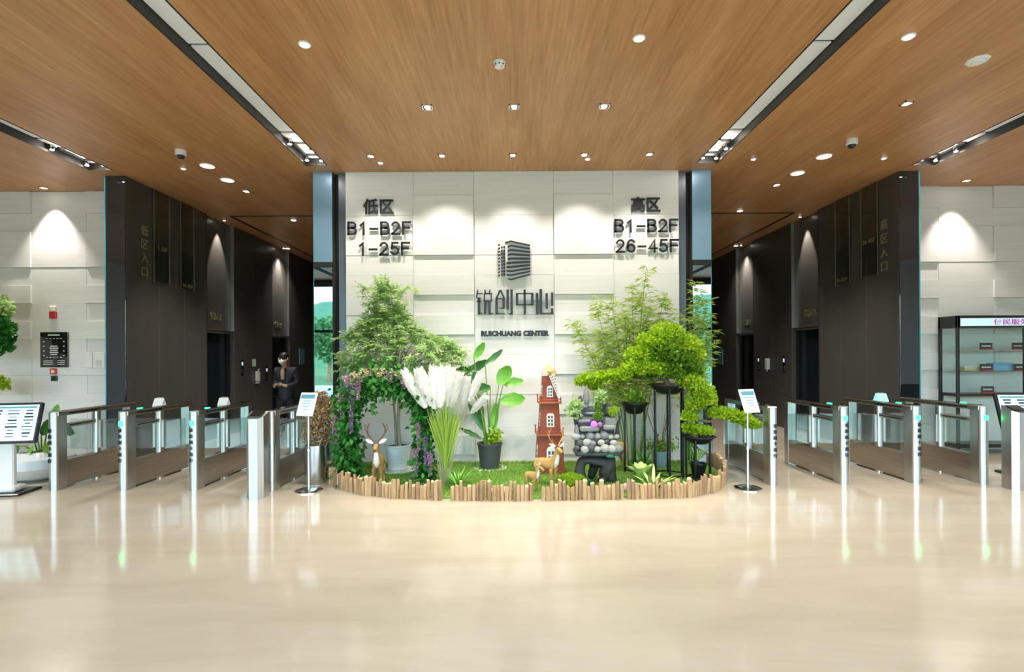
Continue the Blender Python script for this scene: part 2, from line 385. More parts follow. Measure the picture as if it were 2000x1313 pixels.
# ---- entrance glazing behind the viewer, seen in the mirrors
fac = struct(link('window_1', None), 'tall entrance glazing with dark mullions')
MB().bb(-12,12,FY-0.1,FY,H-0.25,H+0.1).build('window_frame','black_trim',fac)
MB().bb(-12,12,FY-0.08,FY-0.02,2.55,2.65).build('transom','black_trim',fac)
for i in range(9):
    x = -12+i*3.0
    MB().bb(x-0.04,x+0.04,FY-0.1,FY,0,H-0.25).build('mullion','black_trim',fac)
    if i < 8: MB().bb(x+0.04,x+2.96,FY-0.055,FY-0.045,0.02,H-0.25).build('pane','facade_glass',fac)
# ---- outdoors
mat('lawn',(0.07,0.16,0.05),0.9,var=((0.10,0.22,0.06),2)); mat('paving',(0.50,0.50,0.48),0.8); mat('hill_green',(0.04,0.14,0.09),0.95,var=((0.07,0.19,0.10),0.6))
mat('bark',(0.16,0.10,0.06),0.85,var=((0.25,0.17,0.10),12),stretch=(1,1,0.2),bump=0.4,bscale=30)
struct(MB().bb(-60,60,-14,FY-0.1,-0.14,-0.02).build('ground_paving','paving'),'pale paved forecourt outside')
struct(MB().bb(-90,90,-110,-14,-0.3,-0.04).build('ground_lawn','lawn'),'green lawn outside')
for i, (x, y, rx, ry, rz) in enumerate(((-38,-85,46,20,13),(34,-92,50,22,15),(0,-105,60,20,18))):
    random.seed(i); struct(MB().ball((x,y,-1),(rx,ry,rz),28,14,0.035).build('ground_hill_%d' % (i+1),'hill_green'),'green hill in the distance')
leafmat('leaf_outdoor',(0.03,0.13,0.05),(0.10,0.26,0.08),0.3)
OUT = [(-9.5,-15,3.6),(-12.5,-19,4.4),(-16,-24,5.0),(9.8,-16,3.8),(13,-20,4.2),(16.5,-25,5.0),(-7.2,-26,4.0),(7.5,-27,4.2)]
for i, (x, y, h) in enumerate(OUT):
    side = 'left' if x < 0 else 'right'
    t = thing('street_tree', ('nearest','second','third')[i%3]+' outdoor tree mirrored in the %s glass strip' % side if i < 6 else 'far outdoor tree mirrored in the %s glass strip' % side, 'tree', (x,y,-0.03), 0, 'trees outside the entrance')
    MB().tube([(0,0,0),(0.05,0,h*0.3),(0,0.05,h*0.6)],[0.14,0.11,0.06],8).build('trunk','bark',t)
    n = 900; p = np.random.normal(size=(n,3)); p /= np.linalg.norm(p,axis=1,keepdims=True); p *= (np.random.rand(n,1)**0.4)
    p = p*[h*0.33,h*0.33,h*0.36]+[0,0,h*0.66]
    stuff(leaves('foliage', p, np.random.normal(size=(n,3)), 0.34, 0.22, 'leaf_outdoor', t))

# ============================================================ CEILING FIXTURES
def slot(x0, x1, yend, label, outward):
    t = thing('light_slot', label, 'ceiling light', ((x0+x1)/2,0,H), 0, 'linear slots in the ceiling')
    w = (x1-x0)/2
    mb = MB(); mb.bb(-w,-w+0.014,FY,yend,-0.004,0.155); mb.bb(w-0.014,w,FY,yend,-0.004,0.155); mb.bb(-w,w,yend-0.014,yend,-0.004,0.155); mb.bb(-w,w,FY,yend,0.15,0.17)
    mb.build('housing','black_trim',t,flat=True)
    y = FY+0.02; ends = []
    yy = yend-0.9
    while yy > FY: ends.append(yy); yy -= 1.88
    ends = ends[::-1]
    for a, b in zip(ends[:-1], ends[1:]): MB().bb(-w+0.02,w-0.02,a+0.02,b-0.02,0.105,0.125,0.003).build('diffuser_panel','diffuser',t)
    MB().bb(-w+0.02,w-0.02,yend-0.88,yend-0.02,0.10,0.125,0.003).build('end_plate','white_plastic',t)
    mb = MB(); a = yend-0.62; b = yend-0.2
    mb.bb(-w+0.06,w-0.06,a,a+0.02,0.07,0.10); mb.bb(-w+0.06,w-0.06,b,b+0.02,0.07,0.10); mb.bb(-w+0.06,-w+0.08,a,b,0.07,0.10); mb.bb(w-0.08,w-0.06,a,b,0.07,0.10)
    mb.build('hatch_frame','black_trim',t)
    for q, (qx, qy) in enumerate(((w-0.06,yend-0.45),(-w+0.06,yend-0.70),(-w+0.06,yend-0.12),(w-0.06,yend-0.10))):
        sh = MB().lathe([(0.028,0),(0.034,0.03),(0.034,0.07)],(qx,qy,0.03),12).build('spot_head','chrome',t)
        MB().lathe([(0.024,0),(0.024,0.004)],(qx,qy,0.024),12).build('lens','lamp_glow',sh)
    spot(t,(0,yend-0.4,0.02),45,100,0.8,WHITE,0.05)
    for q in (0.2,0.65):  # point lamps added only to brighten the white end plate
        l = bpy.data.lights.new('plate_fill','POINT'); l.energy = 1.6; l.color = WHITE; l.shadow_soft_size = 0.02; link('plate_fill',l,t,(0,yend-q,0.02))
    return t
slot(-3.06,-2.74,7.62,'long grey light slot in the wood ceiling left of the white wall',-1)
slot(2.74,3.06,7.62,'long grey light slot in the wood ceiling right of the white wall',1)
slot(-6.40,-6.05,7.76,'dark ceiling slot at far left above the leftmost turnstile',-1)
slot(6.05,6.40,7.76,'dark ceiling slot at far right above the rightmost turnstile',1)

def square_light(x, y, label, e, ang=78, group='square recessed downlights', aim=None, s=0.1, col=WHITE):
    t = thing('square_downlight', label, 'downlight', (x,y,H), 0, group); h = s/2
    mb = MB()
    for a, b, c, d in ((-h,h,-h,-h+0.012),(-h,h,h-0.012,h),(-h,-h+0.012,-h,h),(h-0.012,h,-h,h)): mb.bb(a,b,c,d,-0.012,0.0)
    mb.build('frame','chrome',t,flat=True)
    MB().bb(-h+0.012,h-0.012,-h+0.012,h-0.012,-0.004,-0.001).build('cavity','black_trim',t)
    MB().lathe([(0.03,-0.014),(0.034,-0.005)],(0,0,0),12).build('lens','lamp_glow',t)
    spot(t,(0,0,-0.03),e,ang,0.7,col,0.035,aim); return t
nm5 = ['leftmost','second from left','middle','second from right','rightmost']
for i, x in enumerate((-2.0,-0.99,0.015,1.03,1.95)):
    square_light(x,7.26,'square downlight close to the white wall, %s of the row of five' % nm5[i],56,98,'row of five square downlights',(0,0.10,-1))
for i, x in enumerate((-0.96,0.03,1.06)):
    square_light(x,5.85,'square gimbal downlight, %s of the row of three mid-ceiling' % ('leftmost','middle','rightmost')[i],125,84,'row of three square downlights',(0,0.14,-1),0.12)
square_light(-7.8,8.53,'square downlight washing the left stone wall above the black notice board',120,74,'wall washers',None)
square_light(7.5,8.45,'square downlight washing the right stone wall above the display cabinet',120,74,'wall washers',None)
square_light(4.5,5.83,'square downlight in the right ceiling between the round light and the dome camera',150,90,'aisle square downlights')
square_light(-4.55,8.77,'square downlight at the mouth of the left lift corridor',170,95,'aisle square downlights')
square_light(4.45,8.61,'square downlight at the mouth of the right lift corridor',170,95,'aisle square downlights')

def round_light(x, y, label, e, r=0.042, group='round ceiling lights', ang=120):
    t = thing('round_light', label, 'ceiling light', (x,y,H), 0, group)
    MB().lathe([(r+0.015,0),(r+0.015,-0.008),(r,-0.012)][::-1],(0,0,0),24).build('trim_ring','white_plastic',t)
    MB().lathe([(r-0.004,-0.016),(r-0.004,-0.010)],(0,0,0),24).build('lens','lamp_round',t)
    if e: spot(t,(0,0,-0.03),e,ang,0.9,WHITE,r)
    return t
round_light(-1.88,4.66,'round white ceiling light left of the smoke detector',110)
round_light(1.15,4.60,'round white ceiling light right of the smoke detector',110)
round_light(3.57,4.60,'round white ceiling light on the right ceiling beyond the slot',110)
for x, y, l in ((-4.94,7.70,'tiny round light beside the left dome camera'),(3.52,7.46,'tiny round light right of the right slot end'),(5.42,7.46,'tiny round light near the dark right wall top'),(-1.93,7.52,'tiny round light just behind the leftmost wall downlight'),(1.10,7.42,'tiny round light just behind the right wall downlight')):
    round_light(x,y,l,0,0.03,'tiny round ceiling lights')
for x, y, l in ((-5.88,13.4,'far corridor downlight above the left second lift'),(-4.54,10.63,'near corridor downlight in the left lift lobby'),(5.85,13.4,'far corridor downlight above the right second lift'),(4.51,10.14,'near corridor downlight in the right lift lobby')):
    round_light(x,y,l,130,0.05,'lift corridor downlights',95)
# unseen fill lamps added over and behind the viewer to brighten the room
for x, y, l in ((-4.5,3.0,'added fill light over the left front of the lobby, outside the view'),(4.5,2.2,'added fill light over the right front of the lobby, outside the view'),(0,1.5,'added fill light over the middle front of the lobby, outside the view'),(-8.5,4.6,'added fill light over the far left of the lobby, outside the view'),(8.5,4.6,'added fill light over the far right of the lobby, outside the view'),(-4.5,-0.8,'added fill light near the left entrance, outside the view'),(4.5,-0.8,'added fill light near the right entrance, outside the view')):
    round_light(x,y,l,420 if abs(x) > 8 else 170)
# lift bay scallops
for s in (-1,1):
    for y, l in ((10.62,'first'),(13.37,'second')):
        t = thing('bay_spotlight','small spotlight above the %s lift on the %s' % (l,'left' if s<0 else 'right'),'spotlight',(s*5.97,y,H),0,'lift bay spotlights')
        MB().lathe([(0.03,-0.012),(0.036,0)],(0,0,0),12).build('housing','chrome',t); MB().lathe([(0.022,-0.016),(0.022,-0.012)],(0,0,0),12).build('lens','lamp_glow',t)
        spot(t,(0,0,-0.03),110,46,0.5,WHITE,0.02,(s*0.12,0,-1))
def disc_light(x, y, label):
    t = thing('disc_light', label, 'ceiling light', (x,y,H), 0, 'broad disc lights')
    MB().lathe([(0.108,0),(0.108,-0.006),(0.10,-0.012)][::-1],(0,0,0),28).build('rim','white_plastic',t)
    MB().lathe([(0.095,-0.014),(0.095,-0.009)],(0,0,0),28).build('diffuser','disc_glow',t)
disc_light(-4.52,7.60,'nearer broad white disc light left of the left slot'); disc_light(-4.56,8.21,'farther broad white disc light left of the left slot')
disc_light(4.50,7.38,'nearer broad white disc light right of the right slot'); disc_light(4.49,8.05,'farther broad white disc light right of the right slot')
for x, y, l in ((-4.55,7.04,'white dome camera on the left ceiling'),(4.53,6.82,'white dome camera on the right ceiling')):
    t = thing('dome_camera', l, 'camera', (x,y,H), 0, 'dome cameras')
    MB().lathe([(0.055,-0.07),(0.07,-0.06),(0.07,0)],(0,0,0),20).build('base','white_plastic',t)
    MB().ball((0,0,-0.072),(0.05,0.05,0.045),16,10).build('dome','black_plastic',t)
t = thing('smoke_detector','white round smoke detector in the middle of the wood ceiling','smoke detector',(-0.114,4.97,H))
MB().lathe([(0.035,-0.055),(0.05,-0.045),(0.055,-0.02),(0.06,-0.012),(0.06,0)],(0,0,0),24).build('body','white_plastic',t)
mb = MB()
for q in range(8): a = q*PI/4; mb.box((0.051*math.cos(a),0.051*math.sin(a),-0.034),(0.012,0.012,0.012))
mb.build('vent_slots','black_plastic',t); MB().ball((0.02,-0.03,-0.054),0.005,8,6).build('indicator','red_plastic',t)
t = thing('ceiling_hatch','white octagonal ceiling outlet on the right ceiling','ceiling vent',(4.534,4.98,H))
MB().lathe([(0.085,-0.02),(0.10,-0.008),(0.10,0)],(0,0,0),8).build('plate','white_plastic',t,flat=True); MB().lathe([(0.05,-0.03),(0.055,-0.018)],(0,0,0),8).build('core','white_plastic',t,flat=True)

# ============================================================ SIGNS ON THE WALLS
TY = CY-0.006

# stroke letters: polylines in a cell 0.62 wide, 1.0 high
def arc(cx, cy, rx, ry, a0, a1, n=9): return [(cx+rx*math.cos(math.radians(a0+(a1-a0)*i/n)), cy+ry*math.sin(math.radians(a0+(a1-a0)*i/n))) for i in range(n+1)]
GLY = {'B':[[(0,0),(0,1)],[(0,1),(0.34,1)]+arc(0.36,0.76,0.22,0.24,90,-90)+[(0,0.52)],[(0.34,0.52)]+arc(0.38,0.26,0.25,0.26,90,-90)+[(0,0)]],
 '1':[[(0.12,0.76),(0.36,0.98),(0.36,0)]], '2':[arc(0.30,0.70,0.28,0.30,165,-35)+[(0.02,0.0)],[(0.0,0.0),(0.62,0.0)]],
 'F':[[(0,0),(0,1),(0.60,1)],[(0,0.52),(0.52,0.52)]], '-':[[(0.02,0.45),(0.58,0.45)]],
 '5':[[(0.54,1.0),(0.12,1.0),(0.06,0.54)]+arc(0.29,0.32,0.30,0.31,140,-160)], '4':[[(0.46,0),(0.46,1.0),(0.0,0.28),(0.64,0.28)]],
 '6':[arc(0.31,0.62,0.29,0.38,35,180)+[(0.02,0.33)]+arc(0.31,0.31,0.28,0.31,180,-180,16)]}
def ribbon(mb, pts, w, d, ox, oz, sx, sz):
    """A letter stroke as one mitred ribbon with thickness."""
    q = [Vector((ox+x*sx,oz+z*sz)) for x,z in pts]; L = []; R = []
    for i, p in enumerate(q):
        a = (q[i]-q[i-1]).normalized() if i else (q[1]-q[0]).normalized(); b = (q[i+1]-q[i]).normalized() if i < len(q)-1 else a
        m = (a+b); m = a if m.length < 0.1 else m.normalized(); n = Vector((-m.y,m.x)); k = min(1.6,1/max(0.35,abs(n.dot(Vector((-a.y,a.x)))))); e = Vector((0,0))
        if i == 0: e = -a*w/2
        if i == len(q)-1: e = a*w/2
        L.append(p+n*w/2*k+e); R.append(p-n*w/2*k+e)
    n = len(q); vs = [(p.x,0,p.y) for p in L]+[(p.x,0,p.y) for p in R]+[(p.x,-d,p.y) for p in L]+[(p.x,-d,p.y) for p in R]; fs = []
    for i in range(n-1): fs += [(i,i+1,n+i+1,n+i),(2*n+i,3*n+i,3*n+i+1,2*n+i+1),(i,2*n+i,2*n+i+1,i+1),(n+i,n+i+1,3*n+i+1,3*n+i)]
    fs += [(0,n,3*n,2*n),(n-1,3*n-1,4*n-1,2*n-1)]; mb.add(vs,fs)
def wall_text(title, rows, label):
    t = thing('floor_directory', label, 'sign', (0,TY-0.025,0))
    for ch, x, z in title: text(ch, 0.245, 'text_black', t, (x,0,z), (PI/2,0,0), 0.022, 0.005, 'character', 'LEFT', 0.95)
    for body, x, z, step, h in rows:
        for k, ch in enumerate(body):
            mb = MB()
            for st in GLY[ch]: ribbon(mb, st, 0.028, 0.022, x+k*step, z, h*1.04, h)
            mb.build('character','text_black',t,flat=True)
wall_text([('低',-2.29,3.865),('区',-2.05,3.865)],[('B1-B2F',-2.515,3.530,0.1675,0.178),('1-25F',-2.36,3.215,0.166,0.178)],'black raised letters of the low zone floors on the white wall')
wall_text([('高',1.82,3.870),('区',2.05,3.870)],[('B1-B2F',1.585,3.545,0.1675,0.178),('26-45F',1.60,3.235,0.166,0.178)],'black raised letters of the high zone floors on the white wall')

# building emblem and the four large characters, strokes in metres on the wall
t = thing('company_sign','dark emblem and name lettering in the middle of the white wall','sign',(0,TY-0.03,0))
mat('sign_dark',(0.035,0.042,0.05),0.35,metal=0.3)
mat('sign_blue',(0.13,0.17,0.20),0.3,metal=0.4)
def sp(u, v): return ((900+u/5.97-998)*0.00788, 1.65-(440+v/5.97-695)*0.00788)     # sign-drawing units to metres on the wall plane
def slab_poly(mb, pts, d=0.03):
    q = [sp(*p) for p in pts]; n = len(q)
    vs = [(x,0,z) for x,z in q]+[(x,-d,z) for x,z in q]
    mb.add(vs, [tuple(range(n)), tuple(range(n,2*n))[::-1]]+[(i,(i+1)%n,n+(i+1)%n,n+i) for i in range(n)])
em = MB()
for k in range(10):
    f = k/9; yl = 205+f*415; yc = 185+f*445; yr = 235+f*338; th = 15+8*math.sin(PI*f)
    xl = 500 if k < 1 else (530 if k < 5 else 515 if k < 9 else 535)
    slab_poly(em, [(xl,yl),(570,yc),(640,yc+(yr-yc)*0.35),(790,yr),(790,yr+th),(640,yc+(yr-yc)*0.35+th),(570,yc+th),(xl,yl+th)], 0.03)
e = em.build('emblem_floor_bands','sign_dark',t,flat=True)
em = MB()
for k in range(10):
    y = 222+k*39.5; slab_poly(em, [(420,y+8),(440,y),(440,y+20),(420,y+26)])
    if k < 9: y = 250+k*39.5; slab_poly(em, [(455,y+4),(472,y+2),(472,y+24),(455,y+26)]); slab_poly(em, [(480,y+2),(500,y),(500,y+24),(480,y+25)])
em.build('emblem_window_blocks','sign_dark',t,flat=True)
em = MB(); slab_poly(em, [(500,210),(528,203),(528,630),(506,605)], 0.012); slab_poly(em, [(528,203),(570,190),(790,240),(790,572),(570,632),(528,622)], 0.008); em.build('emblem_back','stone_white',t,flat=True)
def glyph(strokes):
    mb = MB()
    for x0,y0,x1,y1,w in strokes:
        d = Vector((x1-x0,y1-y0)); nn = Vector((-d.y,d.x)).normalized()*w/2
        slab_poly(mb, [(x0+nn.x,y0+nn.y),(x1+nn.x,y1+nn.y),(x1-nn.x,y1-nn.y),(x0-nn.x,y0-nn.y)], 0.03)
    mb.build('name_character','sign_dark',t,flat=True)
glyph([(180,755,165,845,14),(170,800,235,800,12),(165,850,215,850,12),(165,890,215,890,12),(195,850,195,1040,30),(185,1030,235,1030,12),
       (262,755,272,800,14),(325,755,312,800,14),(250,800,345,800,14),(257,800,257,885,14),(336,800,336,885,14),(250,885,345,885,14),(268,890,262,1040,28),(315,890,315,1040,28),(310,1032,360,1032,12)])
glyph([(440,760,395,860,20),(445,760,488,860,20),(395,858,475,858,12),(398,858,398,1040,28),(398,1033,495,1033,13),(480,860,480,975,26),(430,970,490,970,12),(527,755,527,985,28),(573,755,573,1040,26),(535,1033,585,1033,12)])
glyph([(623,802,825,802,12),(636,800,636,935,28),(812,800,812,935,28),(623,931,825,931,12),(724,755,724,1040,26)])
glyph([(868,795,868,1040,30),(912,752,912,1035,30),(900,1033,1058,1033,14),(980,800,980,980,26),(1043,792,1043,945,26),(1043,975,1043,1035,26)])
text('RUICHUANG CENTER',0.105,'text_black',t,(0.028,0,1.955),(PI/2,0,0),0.02,0.007,'lettering','CENTER',1.0)

# etched entrance lettering and hanging glass panels on the dark lift walls
for s in (-1,1):
    nm = 'left' if s < 0 else 'right'; x = s*(DX-0.004); rot = (PI/2,0,PI/2 if s < 0 else -PI/2)
    t = thing('entrance_lettering','faint gold vertical entrance characters on the dark %s wall' % nm,'sign',(x,0,0))
    for k, ch in enumerate('低区入口' if s < 0 else '高区入口'):
        text(ch,0.18,'text_grey',t,(0,8.42 if s<0 else 8.33,3.68-k*0.225),rot,0.006,0.0,'character')
    for (y0,y1,z0,l,body) in (((8.60,8.99,2.93,'first','1-25F'),(9.29,9.68,2.91,'second','B1-B2F')) if s < 0 else ((8.44,8.84,2.96,'first','26-45F'),(9.14,9.54,2.93,'second','B1-B2F'))):
        t = thing('glass_panel_sign','%s tall dark glass sign with thin bright edges on the %s lift wall' % (l,nm),'sign',(x,0,0),0,'tall glass signs on the lift walls')
        xi = -s*0.03
        MB().bb(xi-0.004,xi+0.004,y0,y1,z0,H-0.01).build('glass','gate_glass',t)
        for a in (y0,y1): MB().bb(xi-0.007,xi+0.007,a-0.006,a+0.006,z0-0.02,H-0.01).build('edge_bar','steel_dark',t)
        MB().bb(xi-0.007,xi+0.007,y0,y1,z0-0.006,z0+0.006).build('edge_bar','steel_dark',t)
        text(body,0.105,'text_grey',t,(xi-s*0.008,(y0+y1)/2,z0+(0.55 if l=='first' else 0.03)),rot,0.004,0,'lettering')
    for bi, (yc, z) in enumerate(((10.55,2.43),(13.35,2.42))):
        t = thing('lift_number','small gold lift lettering above the %s lift on the %s' % (('first','second')[bi],nm),'sign',(s*(DX+0.066),0,0),0,'gold lift lettering')
        text(('低区2','低区1')[bi] if s < 0 else ('高区2','高区1')[bi],0.17,'text_gold',t,(0,yc,z),rot,0.008,0.0,'lettering')
# small things on the lift walls
def plate(x, y, z, w, h, d, m, s, name, label, cat, group=None):
    o = MB().box((0,0,0),(d,w,h),0.004).build(name,m,None,(x-s*d/2,y,z)); return tag(o,label,cat,group)
def lift_panel(s, y, z, label):
    t = thing('lift_call_panel',label,'call panel',(s*DX,y,z),0,'lift call panels')
    MB().box((-s*0.006,0,0),(0.012,0.10,0.36),0.004).build('plate','black_glass',t)
    for k in (-0.05,-0.11):
        MB().tube([(-s*0.012,0,k),(-s*0.018,0,k)],0.018,12).build('button','chrome',t)
    MB().box((-s*0.013,0,0.09),(0.003,0.06,0.08)).build('display','screen_pale',t)
lift_panel(-1,11.42,1.42,'black call panel beside the first lift on the left'); lift_panel(1,11.42,1.42,'black call panel beside the first lift on the right')
lift_panel(1,12.6,1.42,'black call panel before the second lift on the right')
lift_panel(-1,12.55,1.25,'black call panel before the second lift on the left')
t = thing('sanitizer_dispenser','white sanitizer dispenser on the dark left lift wall','dispenser',(-DX,12.05,1.2))
MB().box((0.04,0,0),(0.08,0.11,0.24),0.015).build('body','white_plastic',t); MB().tube([(0.05,0,0.12),(0.05,0,0.17),(0.09,0,0.17)],0.012,8).build('nozzle','white_plastic',t)
MB().box((0.035,0,-0.15),(0.07,0.10,0.03),0.008).build('drip_tray','white_plastic',t)
plate(-DX,11.95,1.52,0.16,0.17,0.012,'white_plastic',-1,'notice_card','small square white notice card on the dark left wall above the dispenser','notice')
mat('blue_sign',(0.12,0.34,0.42),0.35)
plate(-DX,14.65,1.66,0.36,0.44,0.012,'blue_sign',-1,'blue_notice','teal blue notice plate on the dark left wall beyond the person','notice')
plate(DX,14.9,1.58,0.32,0.44,0.012,'blue_sign',1,'blue_notice','teal blue notice plate on the dark right wall beside the mirror strip','notice')
t = thing('sanitizer_dispenser','white sanitizer dispenser on the dark right lift wall','dispenser',(DX,12.1,1.42))
MB().box((-0.04,0,0),(0.08,0.12,0.26),0.015).build('body','white_plastic',t); MB().tube([(-0.05,0,-0.13),(-0.05,0,-0.18)],0.012,8).build('nozzle','white_plastic',t)

# ============================================================ TURNSTILES
def dpoly(w, dep, front=True, n=10):
    r = w/2; sgn = 1 if front else -1; pts = [(r*math.cos(PI+PI*i/n), sgn*(r*math.sin(PI+PI*i/n)+r)) for i in range(n+1)]
    return pts+[(r,sgn*dep),(-r,sgn*dep)]
def make_gate():
    t = thing('turnstile_gate','x','turnstile',(0,0,0),0,'stainless turnstiles')
    MB().prism(dpoly(0.115,0.17),0,0.975).build('front_post','steel',t)
    M = Matrix.Translation((0,1.40,0)); MB().prism(dpoly(0.115,0.15,False),0,0.975,M).build('rear_post','steel',t)
    MB().bb(-0.05,0.05,0.17,1.25,0.025,0.36,0.004).build('lower_panel','steel_dark',t)
    MB().bb(-0.06,0.06,0.04,1.36,0.925,0.985,0.006).build('top_rail','steel_dark',t)
    MB().bb(-0.052,0.052,0.10,1.33,0.985,0.992,0.002).build('top_cover','black_glass',t)
    for s in (-1,1): MB().bb(s*0.0602,s*0.0622,0.2,0.66,0.945,0.962).build('rail_groove','black_trim',t)
    r = MB().bb(-0.032,0.032,0.17,0.66,0.765,0.82,0.004).build('mid_rail','steel_dark',t)
    for s in (-1,1): MB().bb(s*0.0322,s*0.034,0.24,0.64,0.785,0.80).build('groove','black_trim',r)
    MB().bb(-0.006,0.006,0.17,0.65,0.36,0.765).build('glass','gate_glass',t); MB().bb(-0.006,0.006,0.75,1.25,0.36,0.925).build('glass','gate_glass',t)
    MB().tube([(0,0.70,0.0),(0,0.70,0.925)],0.05,18).build('mid_post','steel',t)
    for s in (-1,1):
        c = MB().bb(s*0.045,s*0.075,0.67,0.73,0.42,0.80,0.004).build('wing_clamp','steel',t)
        MB().bb(s*0.075,s*0.36,0.694,0.706,0.40,0.82,0.003).build('wing','gate_glass',c)
    return t
proto = make_gate(); protodone = [False]
LABG = [('first turnstile from the left edge, beside the white planter',False,True,-5.76,6.37),
 ('second turnstile from the left, with a green light and lettering on its post',True,True,-4.88,6.36),
 ('third turnstile from the left, with a green light and lettering on its post',True,True,-3.99,6.35),
 ('turnstile joined to the slanted reader column left of the garden',False,False,-3.0,6.28),
 ('turnstile behind the right tablet stand, nearest the garden on the right',False,True,3.27,6.42),
 ('second turnstile to the right of the garden, green light on its post',True,True,4.18,6.44),
 ('third turnstile to the right of the garden, green light on its post',True,True,5.11,6.46),
 ('rightmost turnstile beside the reader column and display cabinet',True,False,5.93,6.42)]
for i, (lab, led, txt, x, y) in enumerate(LABG):
    g = proto if i == 0 else copy_tree(proto)
    g.location = (x,y,0); g['label'] = lab
LABS = [g for g in COL.objects if g.name.startswith('turnstile_gate')]
for g, (lab, led, txt, x, y) in zip(sorted(LABS, key=lambda o: o.location.x), LABG):
    s = 1 if x < 0 else -1
    if txt:
        for k, ch in enumerate('请您刷卡通行'): text(ch,0.05,'text_black',g,(s*-0.012,0.002,0.73-k*0.075),(PI/2,0,0),0.012,0.0012,'character')
    if led:
        MB().bb(-0.026,0.026,-0.004,0.010,0.805,0.865,0.003).build('light_window','green_led',g)
        MB().bb(-0.02,0.02,0.30,0.36,0.992,1.0,0.002).build('top_light','green_led',g)
# slanted reader columns
for x, y, l in ((-3.03,6.05,'steel reader column with slanted black top left of the garden'),(6.10,6.22,'steel reader column with slanted black top at the right edge')):
    t = thing('reader_column',l,'card reader',(x,y,0),0,'reader columns')
    w = 0.10; P8 = [(-w,-0.05),(-0.05,-w),(0.05,-w),(w,-0.05),(w,0.08),(-w,0.08)]
    n = 6; zt = [0.93+0.42*(py+0.10)*1.0 for px,py in P8]
    vs = [(a,b,0) for a,b in P8]+[(a,b,z) for (a,b),z in zip(P8,zt)]
    MB().add(vs,[tuple(range(n))[::-1],tuple(range(n,2*n))]+[(i,(i+1)%n,n+(i+1)%n,n+i) for i in range(n)]).build('column','steel',t,flat=True)
    M = Matrix.Translation((0,-0.005,0.977)) @ Matrix.Rotation(math.atan(0.42),4,'X')
    MB().box((0,0,0),(0.15,0.13,0.02),0.006,M).build('reader','black_glass',t)
# cards standing on the gates
def tent(x, y, z, m, label, w=0.13):
    t = thing('tent_card',label,'tent card',(x,y,z),0,'cards on the turnstiles')
    vs = [(-w/2,-0.05,0),(w/2,-0.05,0),(w/2,0.05,0),(-w/2,0.05,0),(-w/2,0,0.10),(w/2,0,0.10)]
    MB().add(vs,[(0,1,2,3),(0,4,5,1),(2,5,4,3),(0,3,4),(1,5,2)]).build('card',m,t,flat=True)
    M = Matrix.Rotation(math.atan(0.5),4,'X')
    mb = MB()
    for k in range(3): mb.box((0,-0.05+0.028+0.02*k-0.002,0.03+0.02*k*2-0.004),(w*0.7,0.002,0.008),0,None)
    stuff(mb.build('print_lines','text_grey',t))
tent(-4.88,7.06,0.994,'white_plastic','white folded card on the second turnstile from the left'); tent(-3.99,7.06,0.994,'white_plastic','white folded card on the third turnstile from the left')
tent(5.11,7.12,0.994,'teal_glow','teal glowing folded card on a right turnstile',0.15)

# ============================================================ TABLET STANDS, KIOSKS
def tablet_stand(x, y, rz, label, ht=1.0):
    t = thing('tablet_stand',label,'sign stand',(x,y,0),rz,'tablet sign stands')
    MB().lathe([(0.165,0),(0.165,0.012),(0.15,0.02),(0.03,0.028)],(0,0,0),32).build('base','chrome',t)
    MB().tube([(0,0,0.02),(0,0,0.5),(0,0,0.505),(0,0,ht)],[0.017,0.017,0.0135,0.0135],14).build('pole','steel',t)
    MB().lathe([(0.021,0.48),(0.021,0.52)],(0,0,0),14).build('collar','chrome',t)
    M = Matrix.Translation((0,-0.03,ht+0.10)) @ Matrix.Rotation(math.radians(-22),4,'X')
    MB().box((0,0,0),(0.235,0.018,0.30),0.008,M).build('tablet','white_plastic',t)
    sc = MB().box((0,-0.010,0),(0.19,0.003,0.255),0,M).build('screen','screen_pale',t)
    MB().box((0,-0.012,0.095),(0.19,0.002,0.05),0,M).build('blue_header','blue_sign',sc)
    mb = MB()
    for k in range(4): mb.box((0,-0.0125,0.04-k*0.035),(0.13-0.02*k,0.002,0.008),0,M)
    stuff(mb.build('print_lines','blue_sign',sc))
    MB().box((0,0.02,0),(0.06,0.03,0.06),0.006,M).build('bracket','chrome',t)
tablet_stand(-2.52,6.30,math.radians(-14),'chrome tablet stand beside the steel planter left of the garden',0.97)
tablet_stand(2.87,6.28,math.radians(18),'chrome tablet stand at the right end of the garden',0.98)
def kiosk(x, y, rz, label):
    t = thing('screen_kiosk',label,'kiosk',(x,y,0),rz,'information kiosks')
    MB().box((0,0,0.015),(0.52,0.40,0.03),0.01).build('base','black_plastic',t); MB().box((0,0,0.06),(0.30,0.22,0.07),0.02).build('foot','white_plastic',t)
    MB().box((0,0.0,0.34),(0.19,0.07,0.62),0.015).build('post','white_plastic',t)
    M = Matrix.Translation((0,-0.02,0.86)) @ Matrix.Rotation(math.radians(-16),4,'X')
    MB().box((0,0,0),(0.76,0.05,0.50),0.012,M).build('monitor','black_plastic',t)
    sc = MB().box((0,-0.026,0),(0.70,0.004,0.44),0,M).build('screen','screen_blue',t)
    mb = MB(); random.seed(5)
    for c in range(4):
        for k in range(9):
            w = random.uniform(0.05,0.13); mb.box((-0.25+c*0.17,-0.0285,0.15-k*0.04),(w,0.002,random.choice((0.008,0.012,0.02))),0,M)
    stuff(mb.build('print_lines','text_black',sc))
    MB().box((0,-0.0285,0.19),(0.66,0.002,0.022),0,M).build('title_bar','blue_sign',sc)
kiosk(-6.22,6.28,math.radians(10),'wide touch screen kiosk at the left edge')
kiosk(6.90,6.88,math.radians(-6),'wide touch screen kiosk at the right edge')

